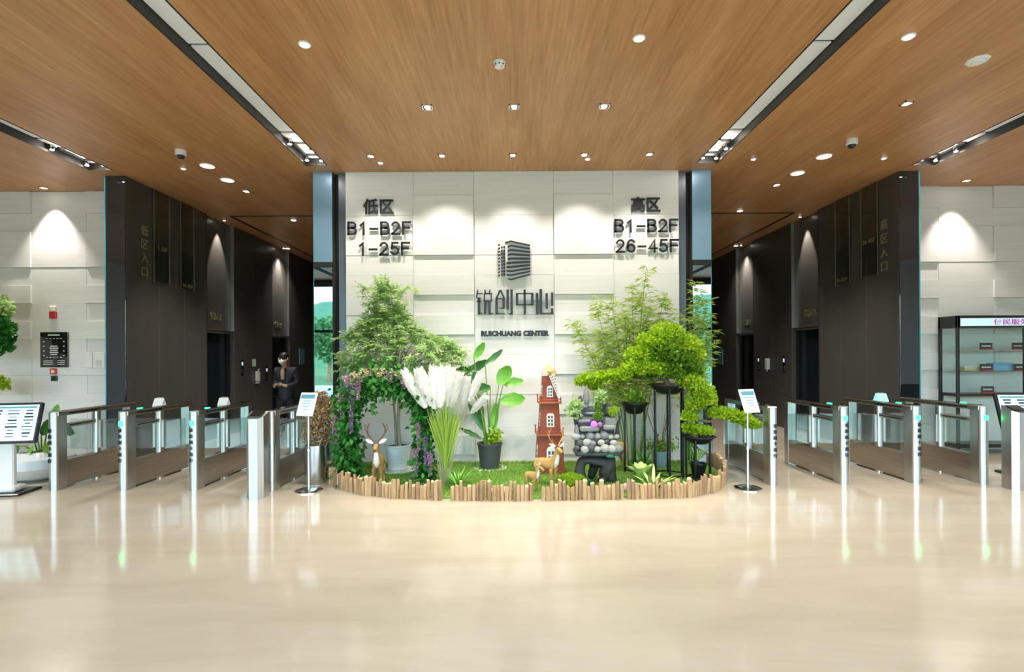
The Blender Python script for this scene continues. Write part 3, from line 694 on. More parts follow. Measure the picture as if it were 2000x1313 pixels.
# ============================================================ LEFT WALL ITEMS
WY = SY
t = thing('notice_board','black notice board with white diagram on the left stone wall','notice board',(-7.82,WY-0.012,1.80))
MB().box((0,0,0),(0.48,0.03,0.60),0.006).build('board','black_glass',t)
mb = MB(); mb.box((0,-0.017,0.25),(0.2,0.003,0.02))
for k in range(5): mb.box((0,-0.017,0.06-k*0.035),(0.15 if k%2 else 0.12,0.003,0.018))
for k in range(4):
    for q in (-0.17,0.17): mb.box((q,-0.017,0.14-k*0.08),(0.02,0.003,0.02))
for k in range(5): mb.box((-0.12+k*0.06,-0.017,0.19),(0.03,0.003,0.01)); mb.box((-0.12+k*0.06,-0.017,-0.13),(0.03,0.003,0.01))
for k in range(3): mb.box((-0.1,-0.017,-0.19-k*0.03),(0.16,0.003,0.01)); mb.box((0.12,-0.017,-0.19-k*0.03),(0.12,0.003,0.01))
stuff(mb.build('white_print','white_plastic',t))
t = thing('fire_call_point','red fire call point under the black notice board','call point',(-7.84,WY-0.012,1.43))
MB().box((0,0,0),(0.11,0.04,0.10),0.006).build('housing','red_plastic',t); MB().box((0,-0.021,0),(0.06,0.004,0.05),0).build('press_plate','white_plastic',t)
MB().box((0.15,0.008,0),(0.16,0.012,0.09),0.003).build('side_label','white_plastic',t)
t = thing('fire_phone_jack','small dark green socket box below the red call point','socket',(-7.83,WY-0.012,1.31))
mat('dark_green',(0.02,0.05,0.035),0.4); MB().box((0,0,0),(0.10,0.035,0.09),0.006).build('box','dark_green',t); MB().tube([(0,-0.016,0),(0,-0.024,0)],0.02,12).build('jack','black_plastic',t)
t = thing('alarm_sounder','red and white alarm strobe above the notice board','alarm',(-7.84,WY-0.012,2.43))
MB().box((0,0,-0.04),(0.12,0.06,0.12),0.012).build('base','red_plastic',t); mat('strobe',(0.9,0.75,0.65),0.2); MB().box((0,-0.01,0.07),(0.10,0.07,0.10),0.02).build('strobe_lens','strobe',t)
t = thing('wall_switch_plate','white square switch plate pair on the left stone wall','switch',(-7.12,WY-0.045,1.62))
MB().box((-0.09,0,0),(0.12,0.016,0.26),0.004).build('plate','white_plastic',t); MB().box((0.08,0,0),(0.20,0.016,0.26),0.004).build('plate','white_plastic',t); MB().box((0.08,-0.01,-0.05),(0.10,0.01,0.1),0.004).build('rocker','plaster',t)

# ============================================================ DISPLAY CABINET (right)
t = thing('display_cabinet','tall black framed glass display cabinet against the right stone wall','cabinet',(8.2,8.53,0))
x0, x1, y0, y1, zt = -0.94, 0.94, -0.17, 0.17, 2.26
for x in (x0,x1):
    for y in (y0,y1): MB().bb(x-0.02,x+0.02,y-0.02,y+0.02,0,zt,0.003).build('frame_post','black_plastic',t)
for y in (y0,): MB().bb(0.13,0.16,y-0.015,y+0.015,0.97,2.05,0.003).build('frame_post','black_plastic',t)
hd = MB().bb(x0-0.02,x1+0.02,y0-0.02,y1+0.02,2.06,zt,0.004).build('header','black_plastic',t)
MB().bb(x0+0.03,x1-0.03,y0-0.026,y0-0.02,2.09,2.215).build('header_panel','screen_pale',hd)
mat('magenta',(0.65,0.05,0.40),0.4)
text('便民服务柜',0.105,'magenta',hd,(-0.02,y0-0.029,2.115),(PI/2,0,0),0.004,0.001,'lettering','CENTER',1.35)
MB().bb(x0,x1,y0,y1,0.10,0.16,0.003).build('plinth','black_plastic',t); MB().bb(x0,x1,y0,y1,0.94,0.985,0.003).build('lower_shelf','black_plastic',t)
MB().bb(x0+0.03,x1-0.03,y1-0.03,y1-0.01,0.16,0.94).build('lower_back','white_plastic',t)
for z in (1.35,1.70): MB().bb(x0+0.02,x1-0.02,y0+0.01,y1-0.01,z-0.008,z).build('glass_shelf','shelf_glass',t)
MB().bb(x0+0.02,x1-0.02,y0-0.004,y0+0.004,0.985,2.06).build('front_pane','clear_glass',t); MB().bb(x0-0.004,x0+0.004,y0+0.02,y1-0.02,0.985,2.06).build('side_pane','clear_glass',t)
MB().bb(x0-0.004,x0+0.004,y0+0.02,y1-0.02,0.16,0.94).build('side_pane','clear_glass',t); MB().bb(x0+0.02,x1-0.02,y0-0.004,y0+0.004,0.16,0.94).build('front_pane','clear_glass',t)
t2 = t
def name_card(x, z, label):
    t = thing('shelf_card',label,'card',(8.2+x,8.53-0.09,z),0,'dark cards in the cabinet')
    MB().bb(-0.105,0.105,0,0.012,0.0,0.115,0.003).build('card','black_plastic',t); MB().bb(-0.105,0.105,-0.03,0.0,0,0.018,0.002).build('red_base','red_plastic',t)
    mb = MB()
    for k in range(6): mb.bb(-0.075+k*0.026,-0.057+k*0.026,-0.003,0.0,0.05,0.075)
    stuff(mb.build('white_print','white_plastic',t))
name_card(-0.40,1.70,'dark card on the top shelf of the cabinet, left'); name_card(0.13,1.70,'dark card on the top shelf of the cabinet, right')
name_card(-0.40,1.35,'dark card on the middle shelf of the cabinet, left'); name_card(0.17,1.35,'dark card on the middle shelf of the cabinet, right'); name_card(-0.38,0.985,'dark card on the lowest cabinet shelf')
mat('blue_box',(0.20,0.42,0.66),0.4); mat('cream_box',(0.72,0.60,0.36),0.5)
t = thing('supply_box','pale blue box on the middle shelf of the cabinet','box',(8.2-0.05,8.56,1.35)); MB().bb(-0.17,0.17,-0.06,0.06,0,0.10,0.006).build('box','blue_box',t); MB().bb(-0.18,0.18,-0.065,0.065,0.10,0.13,0.006).build('lid','blue_box',t)
t = thing('supply_box','cream box on the middle shelf behind the left dark card','box',(8.2-0.55,8.58,1.35)); MB().bb(-0.14,0.14,-0.06,0.06,0,0.06,0.006).build('box','cream_box',t); MB().bb(-0.145,0.145,-0.065,0.065,0.06,0.075,0.004).build('lid','white_plastic',t)

# ============================================================ GARDEN
mat('turf',(0.16,0.34,0.05),0.9,var=((0.28,0.48,0.09),9),bump=0.8,bscale=160)
mat('turf_base',(0.14,0.28,0.05),0.9)
mat('log_bark',(0.36,0.20,0.10),0.8,var=((0.62,0.41,0.22),9),stretch=(1,1,0.25),bump=0.3,bscale=40)
mat('log_pale',(0.60,0.40,0.21),0.75,var=((0.42,0.25,0.12),8),stretch=(1,1,0.25),bump=0.3,bscale=40)
mat('log_dark',(0.26,0.15,0.085),0.85,var=((0.46,0.29,0.15),9),stretch=(1,1,0.25),bump=0.4,bscale=40)
mat('log_end',(0.70,0.53,0.33),0.8,var=((0.55,0.38,0.2),30))
BORD = [(-2.60,7.45),(-2.56,7.05),(-2.36,6.62),(-2.11,6.36),(-1.82,6.12),(-1.42,5.97),(-0.75,5.86),(0.01,5.82),(1.18,5.84),(2.02,5.92),(2.37,6.12),(2.66,6.47),(2.84,6.88),(2.93,7.30),(2.90,7.70)]
# resample the border line evenly
def resample(pts, step):
    out = []; acc = 0.0; pts = [Vector(p) for p in pts]
    for a, b in zip(pts[:-1], pts[1:]):
        L = (b-a).length
        while acc < L: out.append(a+(b-a)*(acc/L)); acc += step
        acc -= L
    return out
rim = [(x*0.985 if abs(x) > 2 else x, y+0.05) for x,y in BORD]
tb = MB().prism(rim+[(2.70,7.83),(-2.55,7.83)],0.0,0.025).build('turf_bed','turf',None,flat=True)
tag(tb,'bright green artificial turf bed inside the log border','turf',None,'stuff')
n = 26000
gp = np.random.rand(n*2,3)*[5.4,2.1,0]+[-2.6,5.8,0.024]
# keep blades inside the outline
poly = np.array(rim+[(2.70,7.83),(-2.55,7.83)]); inside = np.zeros(len(gp),bool); j = len(poly)-1
for i in range(len(poly)):
    xi, yi = poly[i]; xj, yj = poly[j]
    c = ((yi > gp[:,1]) != (yj > gp[:,1])) & (gp[:,0] < (xj-xi)*(gp[:,1]-yi)/(yj-yi+1e-12)+xi); inside ^= c; j = i
gp = gp[inside]
leafmat('turf_blade',(0.17,0.36,0.05),(0.40,0.58,0.13),0.3)
gd = np.random.normal(size=(len(gp),3))*[0.5,0.5,0.2]+[0,0,1]
tag(leaves('turf_blades',gp,gd,np.random.uniform(0.02,0.045,len(gp)),0.008,'turf_blade',tb),'short green artificial grass blades',None,None,'stuff')
pts = resample(BORD, 0.047)
random.seed(11)
secs = [(-9,-0.79,'log picket border at the left front of the garden'),(-0.72,0.24,'log picket border below the pinkish stone in the middle'),(0.31,1.26,'log picket border below the black rockery fountain'),(1.30,2.06,'log picket border below the bonsai stands'),(2.06,9,'log picket border curving back at the right end')]
proto_logs = {}
for lo, hi, lab in secs:
    t = thing('log_border',lab,'border',(0,0,0),0,'log picket borders')
    for i, p in enumerate(pts):
        if not (lo <= p.x < hi): continue
        if lab.endswith('right end') and p.x < 2.06: continue
        k = random.randrange(9)
        if k not in proto_logs:
            r = random.uniform(0.019,0.029); ht = random.uniform(0.155,0.235); nn = 8
            mb = MB(); ring = [1+random.uniform(-0.14,0.14) for _ in range(nn)]; bend = random.uniform(-0.004,0.004); tilt = random.uniform(-0.012,0.012)
            vs = []
            for z, q in ((0,1.0),(ht*0.5,1.03),(ht-0.004,0.97),(ht,0.86)):
                for a in range(nn): vs.append((r*q*ring[a]*math.cos(2*PI*a/nn)+bend*math.sin(PI*z/ht), r*q*ring[a]*math.sin(2*PI*a/nn), z+(tilt*math.cos(2*PI*a/nn) if z > ht*0.9 else 0)))
            fs = [(b*nn+a,b*nn+(a+1)%nn,(b+1)*nn+(a+1)%nn,(b+1)*nn+a) for b in range(3) for a in range(nn)]+[tuple(range(nn))[::-1]]
            body = MB().add(vs,fs+[tuple(3*nn+a for a in range(nn))]); o = body.build('log',('log_bark','log_pale','log_dark')[k%3],t)
            o.data.materials.append(MATS['log_end'])
            for f in o.data.polygons:
                if f.normal.z > 0.5 and f.center.z > ht*0.85: f.material_index = 1
            proto_logs[k] = o.data
        else: o = link('log',proto_logs[k],t)
        o.location = (p.x+random.uniform(-0.006,0.006),p.y+random.uniform(-0.014,0.014),0)
        o.rotation_euler = (random.uniform(-0.04,0.04),random.uniform(-0.05,0.05),random.uniform(0,6.28))

# ---- materials of plants
leafmat('leaf_feather',(0.26,0.46,0.10),(0.66,0.82,0.42),0.42)
leafmat('leaf_ivy',(0.012,0.12,0.015),(0.08,0.34,0.05),0.25)
leafmat('leaf_lime',(0.22,0.42,0.012),(0.58,0.76,0.05),0.4)
leafmat('leaf_limedeep',(0.07,0.22,0.015),(0.28,0.46,0.035),0.35)
leafmat('leaf_bamboo',(0.20,0.36,0.03),(0.62,0.72,0.18),0.42)
leafmat('leaf_brown',(0.16,0.09,0.035),(0.72,0.52,0.28),0.2)
leafmat('plume',(0.86,0.83,0.78),(0.95,0.94,0.91),0.3,0.9); mat('plume_core',(0.90,0.87,0.82),0.95)
leafmat('reed',(0.28,0.46,0.04),(0.56,0.70,0.14),0.4)
leafmat('wisteria_pink',(0.50,0.20,0.38),(0.82,0.62,0.66),0.3)
leafmat('wisteria_peach',(0.62,0.40,0.22),(0.84,0.70,0.50),0.3); leafmat('wisteria_violet',(0.30,0.12,0.40),(0.66,0.46,0.66),0.3)
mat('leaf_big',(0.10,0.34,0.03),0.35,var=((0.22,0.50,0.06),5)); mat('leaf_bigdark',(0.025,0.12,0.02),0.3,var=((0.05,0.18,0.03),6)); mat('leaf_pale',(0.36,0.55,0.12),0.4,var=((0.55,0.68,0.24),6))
mat('stem_green',(0.14,0.30,0.05),0.5); mat('stem_tan',(0.42,0.33,0.2),0.7); mat('twig',(0.20,0.14,0.08),0.8); mat('trunk_grey',(0.33,0.27,0.19),0.8,var=((0.45,0.38,0.28),20),stretch=(1,1,0.2))
mat('pot_white',(0.74,0.78,0.78),0.35); mat('pot_grey',(0.07,0.072,0.075),0.5); mat('pot_blue',(0.30,0.42,0.46),0.4); mat('soil',(0.05,0.035,0.025),0.95)
mat('pebble_white',(0.80,0.79,0.75),0.6); mat('iron',(0.012,0.012,0.013),0.35,metal=0.4)
def pot(parent, r0, r1, h, m, rings=0, z=0.0):
    prof = [(r0*0.9,z),(r0,z+0.01)]
    for k in range(rings):
        f = (k+0.5)/rings*0.85; q = r0+(r1-r0)*f; prof += [(q,z+h*f-0.012),(q+0.004,z+h*f),(q+0.001,z+h*f+0.012)]
    prof += [(r1,z+h*0.93),(r1+0.012,z+h*0.94),(r1+0.012,z+h),(r1-0.008,z+h),(r1-0.015,z+h*0.9)]
    MB().lathe(prof,(0,0,0),32).build('pot',m,parent)
    MB().lathe([(0.001,z+h*0.86),(r1-0.014,z+h*0.9),(r1-0.014,z+h*0.91),(0.001,z+h*0.93)],(0,0,0),24).build('soil','soil',parent)
def rnd_unit(n): p = np.random.normal(size=(n,3)); return p/np.linalg.norm(p,axis=1,keepdims=True)

# ---- feathery tree on the left
t = thing('feathery_tree','light green feathery leaved tree in a white ribbed pot left of the logo','tree',(-1.64,7.28,0.025))
pot(t,0.135,0.185,0.36,'pot_white',6,0.02); MB().lathe([(0.24,0),(0.25,0.012),(0.25,0.022),(0.2,0.022)],(0,0,0),32).build('saucer','pot_white',t)
MB().tube([(0.02,0,0.34),(0.0,0,0.7),(0.02,0.0,1.05),(0.0,0.0,1.35)],[0.028,0.024,0.021,0.017],10).build('trunk','trunk_grey',t)
MB().tube([(-0.03,0.02,0.34),(-0.05,0.02,0.75),(-0.08,0.03,1.15),(-0.14,0.03,1.5)],[0.018,0.016,0.013,0.01],8).build('trunk','trunk_grey',t)
fr = [];  lp = []; ld = []; lu = []
rs = np.random.RandomState(4); br = MB()
# crown outline: peak left of centre, broad skirt to the right
def crown_ok(x, z): return True
tips = []
for k in range(430):
    a = rs.uniform(0,2*PI); u = rs.uniform(0,1)
    z = 1.22+1.02*u**0.9; w = 0.98*(1-max(0,(z-1.62))/0.66)**0.75 if z > 1.62 else 0.98*(0.72+0.28*(z-1.22)/0.4)
    w = max(w,0.1); rr = w*rs.uniform(0.35,1.0)**0.6
    tips.append((rr*math.cos(a)+(0.05 if z < 1.9 else -0.16), rr*math.sin(a)*0.42-0.02, z))
for k in range(50): tips.append((-0.16+rs.normal()*0.14, rs.normal()*0.1, rs.uniform(2.2,2.68)))
for k in range(16): tips.append((-0.17+rs.normal()*0.05, rs.normal()*0.05, rs.uniform(2.4,2.66)))
for tp in tips:
    tp = Vector(tp); o = Vector((-0.03,0,1.05+0.3*rs.rand()+0.35*max(0,tp.z-1.7))); mid = (o+tp)/2+Vector((0,0,0.14)); 
    if rs.rand() < 0.3: br.tube([o,mid,tp],[0.007,0.005,0.0025],4)
    # compound frond hanging at the branch tip
    out = (tp-o); out.z *= 0.3; out = out.normalized()+Vector(rs.normal(size=3)*0.35)
    for f in range(3):
        d = (out+Vector(rs.normal(size=3)*0.55)+Vector((0,0,0.15))).normalized(); L = rs.uniform(0.16,0.30); b = tp-d*L*0.3
        side = d.cross(Vector((0,0,1)))
        if side.length < 0.1: continue
        side.normalize(); m_ = 11
        for q in range(m_):
            tt = q/m_; p = b+d*L*tt+Vector((0,0,-0.22*L*tt*tt))
            for sg in (-1,1):
                lp.append(p); ld.append(side*sg*0.9+d*0.55+Vector((0,0,-0.25))+Vector(rs.normal(size=3)*0.15)); lu.append((0,0,1))
br.build('branches','trunk_grey',t)
lp = np.array([tuple(p) for p in lp]); ld = np.array([tuple(p) for p in ld])
stuff(leaves('foliage',lp,ld,np.random.uniform(0.036,0.066,len(lp)),np.random.uniform(0.014,0.024,len(lp)),'leaf_feather',t,0.15,0.15,np.array(lu)))

# ---- flower arch
t = thing('flower_arch','garden arch covered in dark green ivy and hanging pink wisteria','arch',(-1.75,6.72,0.0))
mat('arch_metal',(0.05,0.09,0.05),0.5)
def arch(u):        # u 0..1 from left foot over the top to the right foot
    a = PI*(1-u); return Vector((0.58*math.cos(a)*(1 if True else 1), 0, 0.0)) 
path = []
for i in range(41):
    u = i/40
    if u < 0.34: p = (-0.42, 0, 0.02+u/0.34*1.05)
    elif u > 0.66: p = (0.58, 0, 1.07-(u-0.66)/0.34*1.05)
    else: a = PI*(1-(u-0.34)/0.32); p = (0.50*math.cos(a)+0.08, 0, 1.07+0.36*math.sin(a))
    path.append(Vector(p))
for dy in (-0.09,0.09): MB().tube([p+Vector((0,dy,0)) for p in path],0.008,6).build('arch_tube','arch_metal',t)
rs = np.random.RandomState(9); P = []; D = []
for i in range(40):
    a, b = path[i], path[i+1]; u = i/40; left = u < 0.38
    thick = 0.10 if left else (0.17 if u < 0.6 else 0.085)
    for q in range(150 if left else (165 if u < 0.62 else 75)):
        c = a.lerp(b,rs.rand()); th = thick*(1.15-0.35*(u/0.34) if left else 1)
        o = rs.normal(size=3)*[th*0.62,0.10,th*0.62 if 0.34 < u < 0.66 else 0.03]
        if 0.34 < u < 0.62: o[2] -= abs(rs.normal())*0.10
        P.append((c.x+o[0],c.y+o[1],max(0.05,c.z+o[2]))); D.append((o[0]*6+rs.normal()*0.5,-0.6+rs.normal()*0.5,-0.5+rs.normal()*0.6))
P = np.array(P); D = np.array(D)
stuff(leaves('ivy_leaves',P,D,np.random.uniform(0.05,0.105,len(P)),np.random.uniform(0.04,0.075,len(P)),'leaf_ivy',t,0.2,0.1))
def raceme(parent, x, y, z, L, r, m):
    n = int(260*L/0.3); f = np.random.rand(n); a = np.random.rand(n)*2*PI; rr = r*(1-f*0.75)*np.sqrt(np.random.rand(n))
    p = np.stack([x+rr*np.cos(a),y+rr*np.sin(a),z-L*f],1); stuff(leaves('flower_raceme',p,np.random.normal(size=(n,3))-[0,0.4,0.5],0.026,0.022,m,parent,0.3))
for x, z, L, r, m in ((-0.33,1.30,0.62,0.045,'wisteria_violet'),(-0.46,1.18,0.42,0.06,'wisteria_pink'),(-0.54,0.92,0.34,0.045,'wisteria_pink'),(-0.52,0.72,0.22,0.04,'wisteria_pink'),(-0.24,1.38,0.28,0.06,'wisteria_pink'),(-0.36,1.42,0.16,0.10,'wisteria_pink'),(-0.12,1.50,0.10,0.11,'wisteria_peach'),(0.04,1.50,0.10,0.10,'wisteria_peach'),(0.28,1.48,0.10,0.10,'wisteria_peach'),(0.46,1.34,0.14,0.08,'wisteria_peach'),(-0.26,1.46,0.10,0.10,'wisteria_peach'),(0.18,1.46,0.14,0.10,'wisteria_pink'),(0.36,1.40,0.16,0.09,'wisteria_pink'),(0.53,0.80,0.36,0.035,'wisteria_pink'),(0.62,0.62,0.40,0.035,'wisteria_violet'),(0.50,0.46,0.34,0.03,'wisteria_pink'),(0.68,0.42,0.3,0.035,'wisteria_pink')):
    raceme(t,x,-0.16,z,L,r,m)

# ---- steel planter with dried brown shrub
t = thing('steel_planter','round brushed steel planter with a dried brown bush beside the arch','planter',(-2.60,6.72,0.0))
MB().lathe([(0.128,0),(0.132,0.01),(0.132,0.50),(0.124,0.50),(0.12,0.46)],(0,0,0),36).build('planter','steel',t)
MB().lathe([(0.001,0.44),(0.12,0.46),(0.12,0.47),(0.001,0.48)],(0,0,0),20).build('soil','soil',t)
rs = np.random.RandomState(3); n = 3600; P = rs.rand(n,3); ang = rs.rand(n)*2*PI; rr = np.sqrt(rs.rand(n))
z = 0.46+0.72*rs.rand(n)**0.9; w = 0.175*np.minimum(1,np.minimum((z-0.40)*6,(1.30-z)*3.2))+0.015
P = np.stack([0.03+w*rr*np.cos(ang)+(z-0.46)*0.03,w*rr*np.sin(ang),z],1)
stuff(leaves('dried_leaves',P,rs.normal(size=(n,3))+[0,0,0.6],np.random.uniform(0.025,0.05,n),0.016,'leaf_brown',t))
mb = MB()
for k in range(14): a = k*2.4; mb.tube([(0,0,0.45),(0.06*math.cos(a),0.06*math.sin(a),0.75),(0.05+0.11*math.cos(a),0.11*math.sin(a),1.08)],[0.005,0.004,0.002],4)
mb.build('twigs','twig',t)

# ---- pampas grass
t = thing('pampas_grass','pampas grass with fat white plumes and a lime green reed fan','ornamental grass',(-0.90,6.50,0.02))
def plume(parent, base, tip, r):
    base = Vector(base); tip = Vector(tip); ax = (tip-base); L = ax.length; d, u, w = basis(ax); n = 1300; P = []; D = []
    pr = lambda f: r*(math.sin(PI*min(1,0.06+f*0.80))**0.6)
    o = MB().tube([base+ax*f for f in (0,0.1,0.25,0.45,0.65,0.82,0.94,1.0)],[0.85*pr(f) for f in (0,0.1,0.25,0.45,0.65,0.82,0.94,1.0)],12).build('plume','plume_core',parent)
    for k in range(n):
        f = random.random(); a = random.uniform(0,2*PI); rad = u*math.cos(a)+w*math.sin(a); P.append(tuple(base+ax*f+rad*pr(f)*random.uniform(0.7,0.95))); D.append(tuple(d*1.0+rad*0.35))
    stuff(leaves('plume_hair',P,D,np.random.uniform(0.03,0.06,n),0.010,'plume',o,0.1))
random.seed(21)
PL = [(-0.20,0.98,-0.46,1.42,0.062),(-0.14,1.0,-0.27,1.44,0.07),(-0.10,0.96,-0.10,1.46,0.078),(-0.03,0.98,0.02,1.46,0.072),(0.05,0.98,0.10,1.44,0.068),(0.11,0.98,0.21,1.38,0.06),(0.34,1.06,0.44,1.36,0.042),(0.36,0.90,0.50,1.08,0.034),(0.26,1.02,0.30,1.32,0.036)]
st = MB()
for bx, bz, tx, tz, r in PL:
    plume(t,(bx,random.uniform(-0.06,0.06),bz),(tx*1.08,random.uniform(-0.08,0.08),tz+0.02),r*1.18); st.tube([(0.0+bx*0.12,0,0),(bx*0.5,0,bz*0.55),(bx,0,bz)],[0.006,0.005,0.004],5)
st.build('stalks','stem_tan',t)
mb = MB(); rs = np.random.RandomState(2)
for k in range(170):
    a = rs.uniform(-0.36,0.30); d = Vector((a,rs.normal()*0.10,1)); mb.blade((0.05+rs.normal()*0.02,rs.normal()*0.02,rs.uniform(0.2,0.4)),d,(0,1,0.05),rs.uniform(0.5,0.72),0.017,rs.uniform(0.0,0.12),5)
stuff(mb.build('reed_blades','reed',t,recalc=False))
mb = MB()
for k in range(3): mb.tube([(0.05+0.03*(k-1),0,0),(0.05+0.01*(k-1),0,0.3)],0.006,5)
mb.build('reed_stems','stem_tan',t)

# ---- spiky little grass beside it
def tuft(name, label, loc, n, L, W, m, spread=1.0, lift=0.5, seed=1, cat='plant', big=False, droop=0.5):
    t = thing(name,label,cat,loc); rs = np.random.RandomState(seed); one = MB()
    for k in range(n):
        a = k*2.39996; q = rs.uniform(0.6,1.0); d = Vector((math.cos(a)*spread*q,math.sin(a)*spread*q,lift+rs.uniform(0,0.9)))
        mb = MB() if big else one
        mb.blade((0.02*math.cos(a),0.02*math.sin(a),0.0),d,(0,0,1) if d.normalized().z < 0.95 else (0,1,0),L*rs.uniform(0.7,1.1),W*rs.uniform(0.8,1.15),droop,7)
        if big: mb.build('leaf',m,t,recalc=False)
    if not big: stuff(one.build('leaves',m,t,recalc=False))
    return t
tuft('spiky_grass','spiky dark green grass tuft at the foot of the pampas grass',(-0.70,6.42,0.02),46,0.30,0.017,'leaf_big',1.0,0.35,5)
tuft('low_fern','dark green leafy ground plant behind the left logs',(-1.28,6.28,0.02),16,0.22,0.045,'leaf_bigdark',1.0,0.2,6,'plant',True)
tuft('pale_ground_plant','pale variegated ground plant at the left end of the border',(-2.02,6.45,0.02),14,0.16,0.03,'leaf_pale',1.0,0.3,8,'plant',True)

# ---- bird of paradise plant in a dark pot
t = thing('bird_of_paradise','broad leaved plant in a dark grey pot in front of the white wall','potted plant',(-0.345,7.40,0.025))
pot(t,0.135,0.175,0.37,'pot_grey',0)
def bigleaf(parent, base, joint, tip, W, m, tilt=0.0):
    base, joint, tip = Vector(base), Vector(joint), Vector(tip)
    MB().tube([base,(base*0.45+joint*0.55)+Vector((0,0,0.05)),joint],[0.012,0.009,0.006],6).build('stalk','stem_green',parent)
    ax = tip-joint; L = ax.length; d = ax.normalized(); view = Vector((tilt,-1,0.25)).normalized(); side = d.cross(view).normalized(); mb = MB(); vs = []; fs = []; n = 9
    for i in range(n+1):
        f = i/n; w = W*0.5*(math.sin(PI*min(1,0.05+f*0.95))**0.65); c = joint+ax*f+Vector((0,0,-0.06*L*f*f))-view*0.04*math.sin(PI*f)
        for q in (-1,-0.5,0,0.5,1): vs.append(c+side*w*q+view*abs(q)*w*0.28+Vector((0,0,0.006*math.sin(i*2.1+q*3))))
    for i in range(n):
        for j in range(4): a = i*5+j; fs.append((a,a+1,a+6,a+5))
    mb.add(vs,fs).build('leaf',m,parent,recalc=False)
B = (0,0,0.34)
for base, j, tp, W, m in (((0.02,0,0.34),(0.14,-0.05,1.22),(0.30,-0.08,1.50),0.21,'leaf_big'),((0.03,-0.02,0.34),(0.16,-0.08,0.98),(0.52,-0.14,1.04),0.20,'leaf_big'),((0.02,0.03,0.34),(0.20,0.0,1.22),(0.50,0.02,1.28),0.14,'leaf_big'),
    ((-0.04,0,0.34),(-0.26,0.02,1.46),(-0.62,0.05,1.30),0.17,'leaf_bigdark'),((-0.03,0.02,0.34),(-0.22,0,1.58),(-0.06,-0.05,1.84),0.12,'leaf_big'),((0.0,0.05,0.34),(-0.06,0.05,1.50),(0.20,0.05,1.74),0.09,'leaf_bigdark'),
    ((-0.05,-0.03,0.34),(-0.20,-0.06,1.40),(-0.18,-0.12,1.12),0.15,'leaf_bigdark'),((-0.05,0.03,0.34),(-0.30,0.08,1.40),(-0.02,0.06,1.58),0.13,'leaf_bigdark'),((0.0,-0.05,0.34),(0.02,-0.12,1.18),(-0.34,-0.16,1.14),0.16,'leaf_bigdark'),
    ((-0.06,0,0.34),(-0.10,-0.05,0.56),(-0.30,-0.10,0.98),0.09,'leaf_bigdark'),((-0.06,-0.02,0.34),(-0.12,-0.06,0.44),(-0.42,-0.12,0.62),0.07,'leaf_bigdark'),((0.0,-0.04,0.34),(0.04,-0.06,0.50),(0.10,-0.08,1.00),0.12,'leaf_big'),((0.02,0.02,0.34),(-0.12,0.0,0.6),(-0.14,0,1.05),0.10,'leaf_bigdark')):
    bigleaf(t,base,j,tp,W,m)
n = 260; P = rnd_unit(n)*np.random.rand(n,1)**0.5*[0.12,0.10,0.13]+[0.07,-0.05,0.48]; stuff(leaves('underplanting',P,rnd_unit(n),0.05,0.03,'leaf_lime',t))
mb = MB(); random.seed(3)
for k in range(46):
    a = k*2*PI/46*2.3; r = random.uniform(0.17,0.24); mb.ball((-0.345+r*math.cos(a),7.40+r*math.sin(a),0.03),(random.uniform(0.014,0.024),random.uniform(0.014,0.024),0.014),7,5,0.1)
o = mb.build('pebble_ring','pebble_white'); tag(o,'ring of small white pebbles around the dark grey pot','pebbles',None,'stuff')
random.seed(30); o = MB().ball((0,0,0),(0.14,0.09,0.05),16,10,0.05).build('flat_stone',mat('stone_pink',(0.60,0.42,0.33),0.8,var=((0.68,0.52,0.42),6)),None,(-0.15,6.02,0.06)); tag(o,'flat pinkish stone behind the middle logs','stone',None)
o = MB().ball((0,0,0),(0.12,0.08,0.06),16,10,0.08).build('rough_stone','stone_pink',None,(-1.50,6.14,0.07)); tag(o,'rough pinkish stone behind the left logs near the deer','stone',None)
o = MB().ball((0,0,0),(0.09,0.07,0.06),14,9,0.06).build('grey_stone',mat('stone_grey',(0.34,0.32,0.28),0.8,var=((0.46,0.43,0.38),9)),None,(1.36,6.12,0.06)); tag(o,'brown grey stone between logs and rockery fountain','stone',None)
t = thing('moss_mound','bright green moss mound beside the rockery fountain','moss',(0.72,6.42,0.02))
MB().ball((0,0,0.02),(0.19,0.14,0.10),18,10,0.07).build('mound','turf',t)
n = 1800; P = rnd_unit(n)*[0.20,0.15,0.115]; P[:,2] = np.abs(P[:,2])+0.02; stuff(leaves('moss',P,rnd_unit(n)+P*6,0.03,0.02,'leaf_lime',t))

# ============================================================ WINDMILL TOWER
t = thing('windmill_tower','red brown three tier toy windmill tower with white arched windows','windmill',(0.50,7.18,0.025),math.radians(4))
mat('tower_red',(0.25,0.048,0.018),0.6,var=((0.31,0.068,0.026),10)); mat('tower_trim',(0.34,0.09,0.04),0.6); mat('tower_gold',(0.56,0.36,0.15),0.6); mat('win_dark',(0.10,0.09,0.09),0.5)
def frustum(mb, w0, w1, z0, z1):
    vs = [(x*w0/2,y*w0/2,z0) for x,y in ((-1,-1),(1,-1),(1,1),(-1,1))]+[(x*w1/2,y*w1/2,z1) for x,y in ((-1,-1),(1,-1),(1,1),(-1,1))]
    mb.add(vs,[(3,2,1,0),(4,5,6,7),(0,1,5,4),(1,2,6,5),(2,3,7,6),(3,0,4,7)]); return mb
for w0,w1,z0,z1 in ((0.38,0.31,0,0.52),(0.29,0.24,0.54,0.96),(0.215,0.18,0.98,1.34)): frustum(MB(),w0,w1,z0,z1).build('tier','tower_red',t,flat=True)
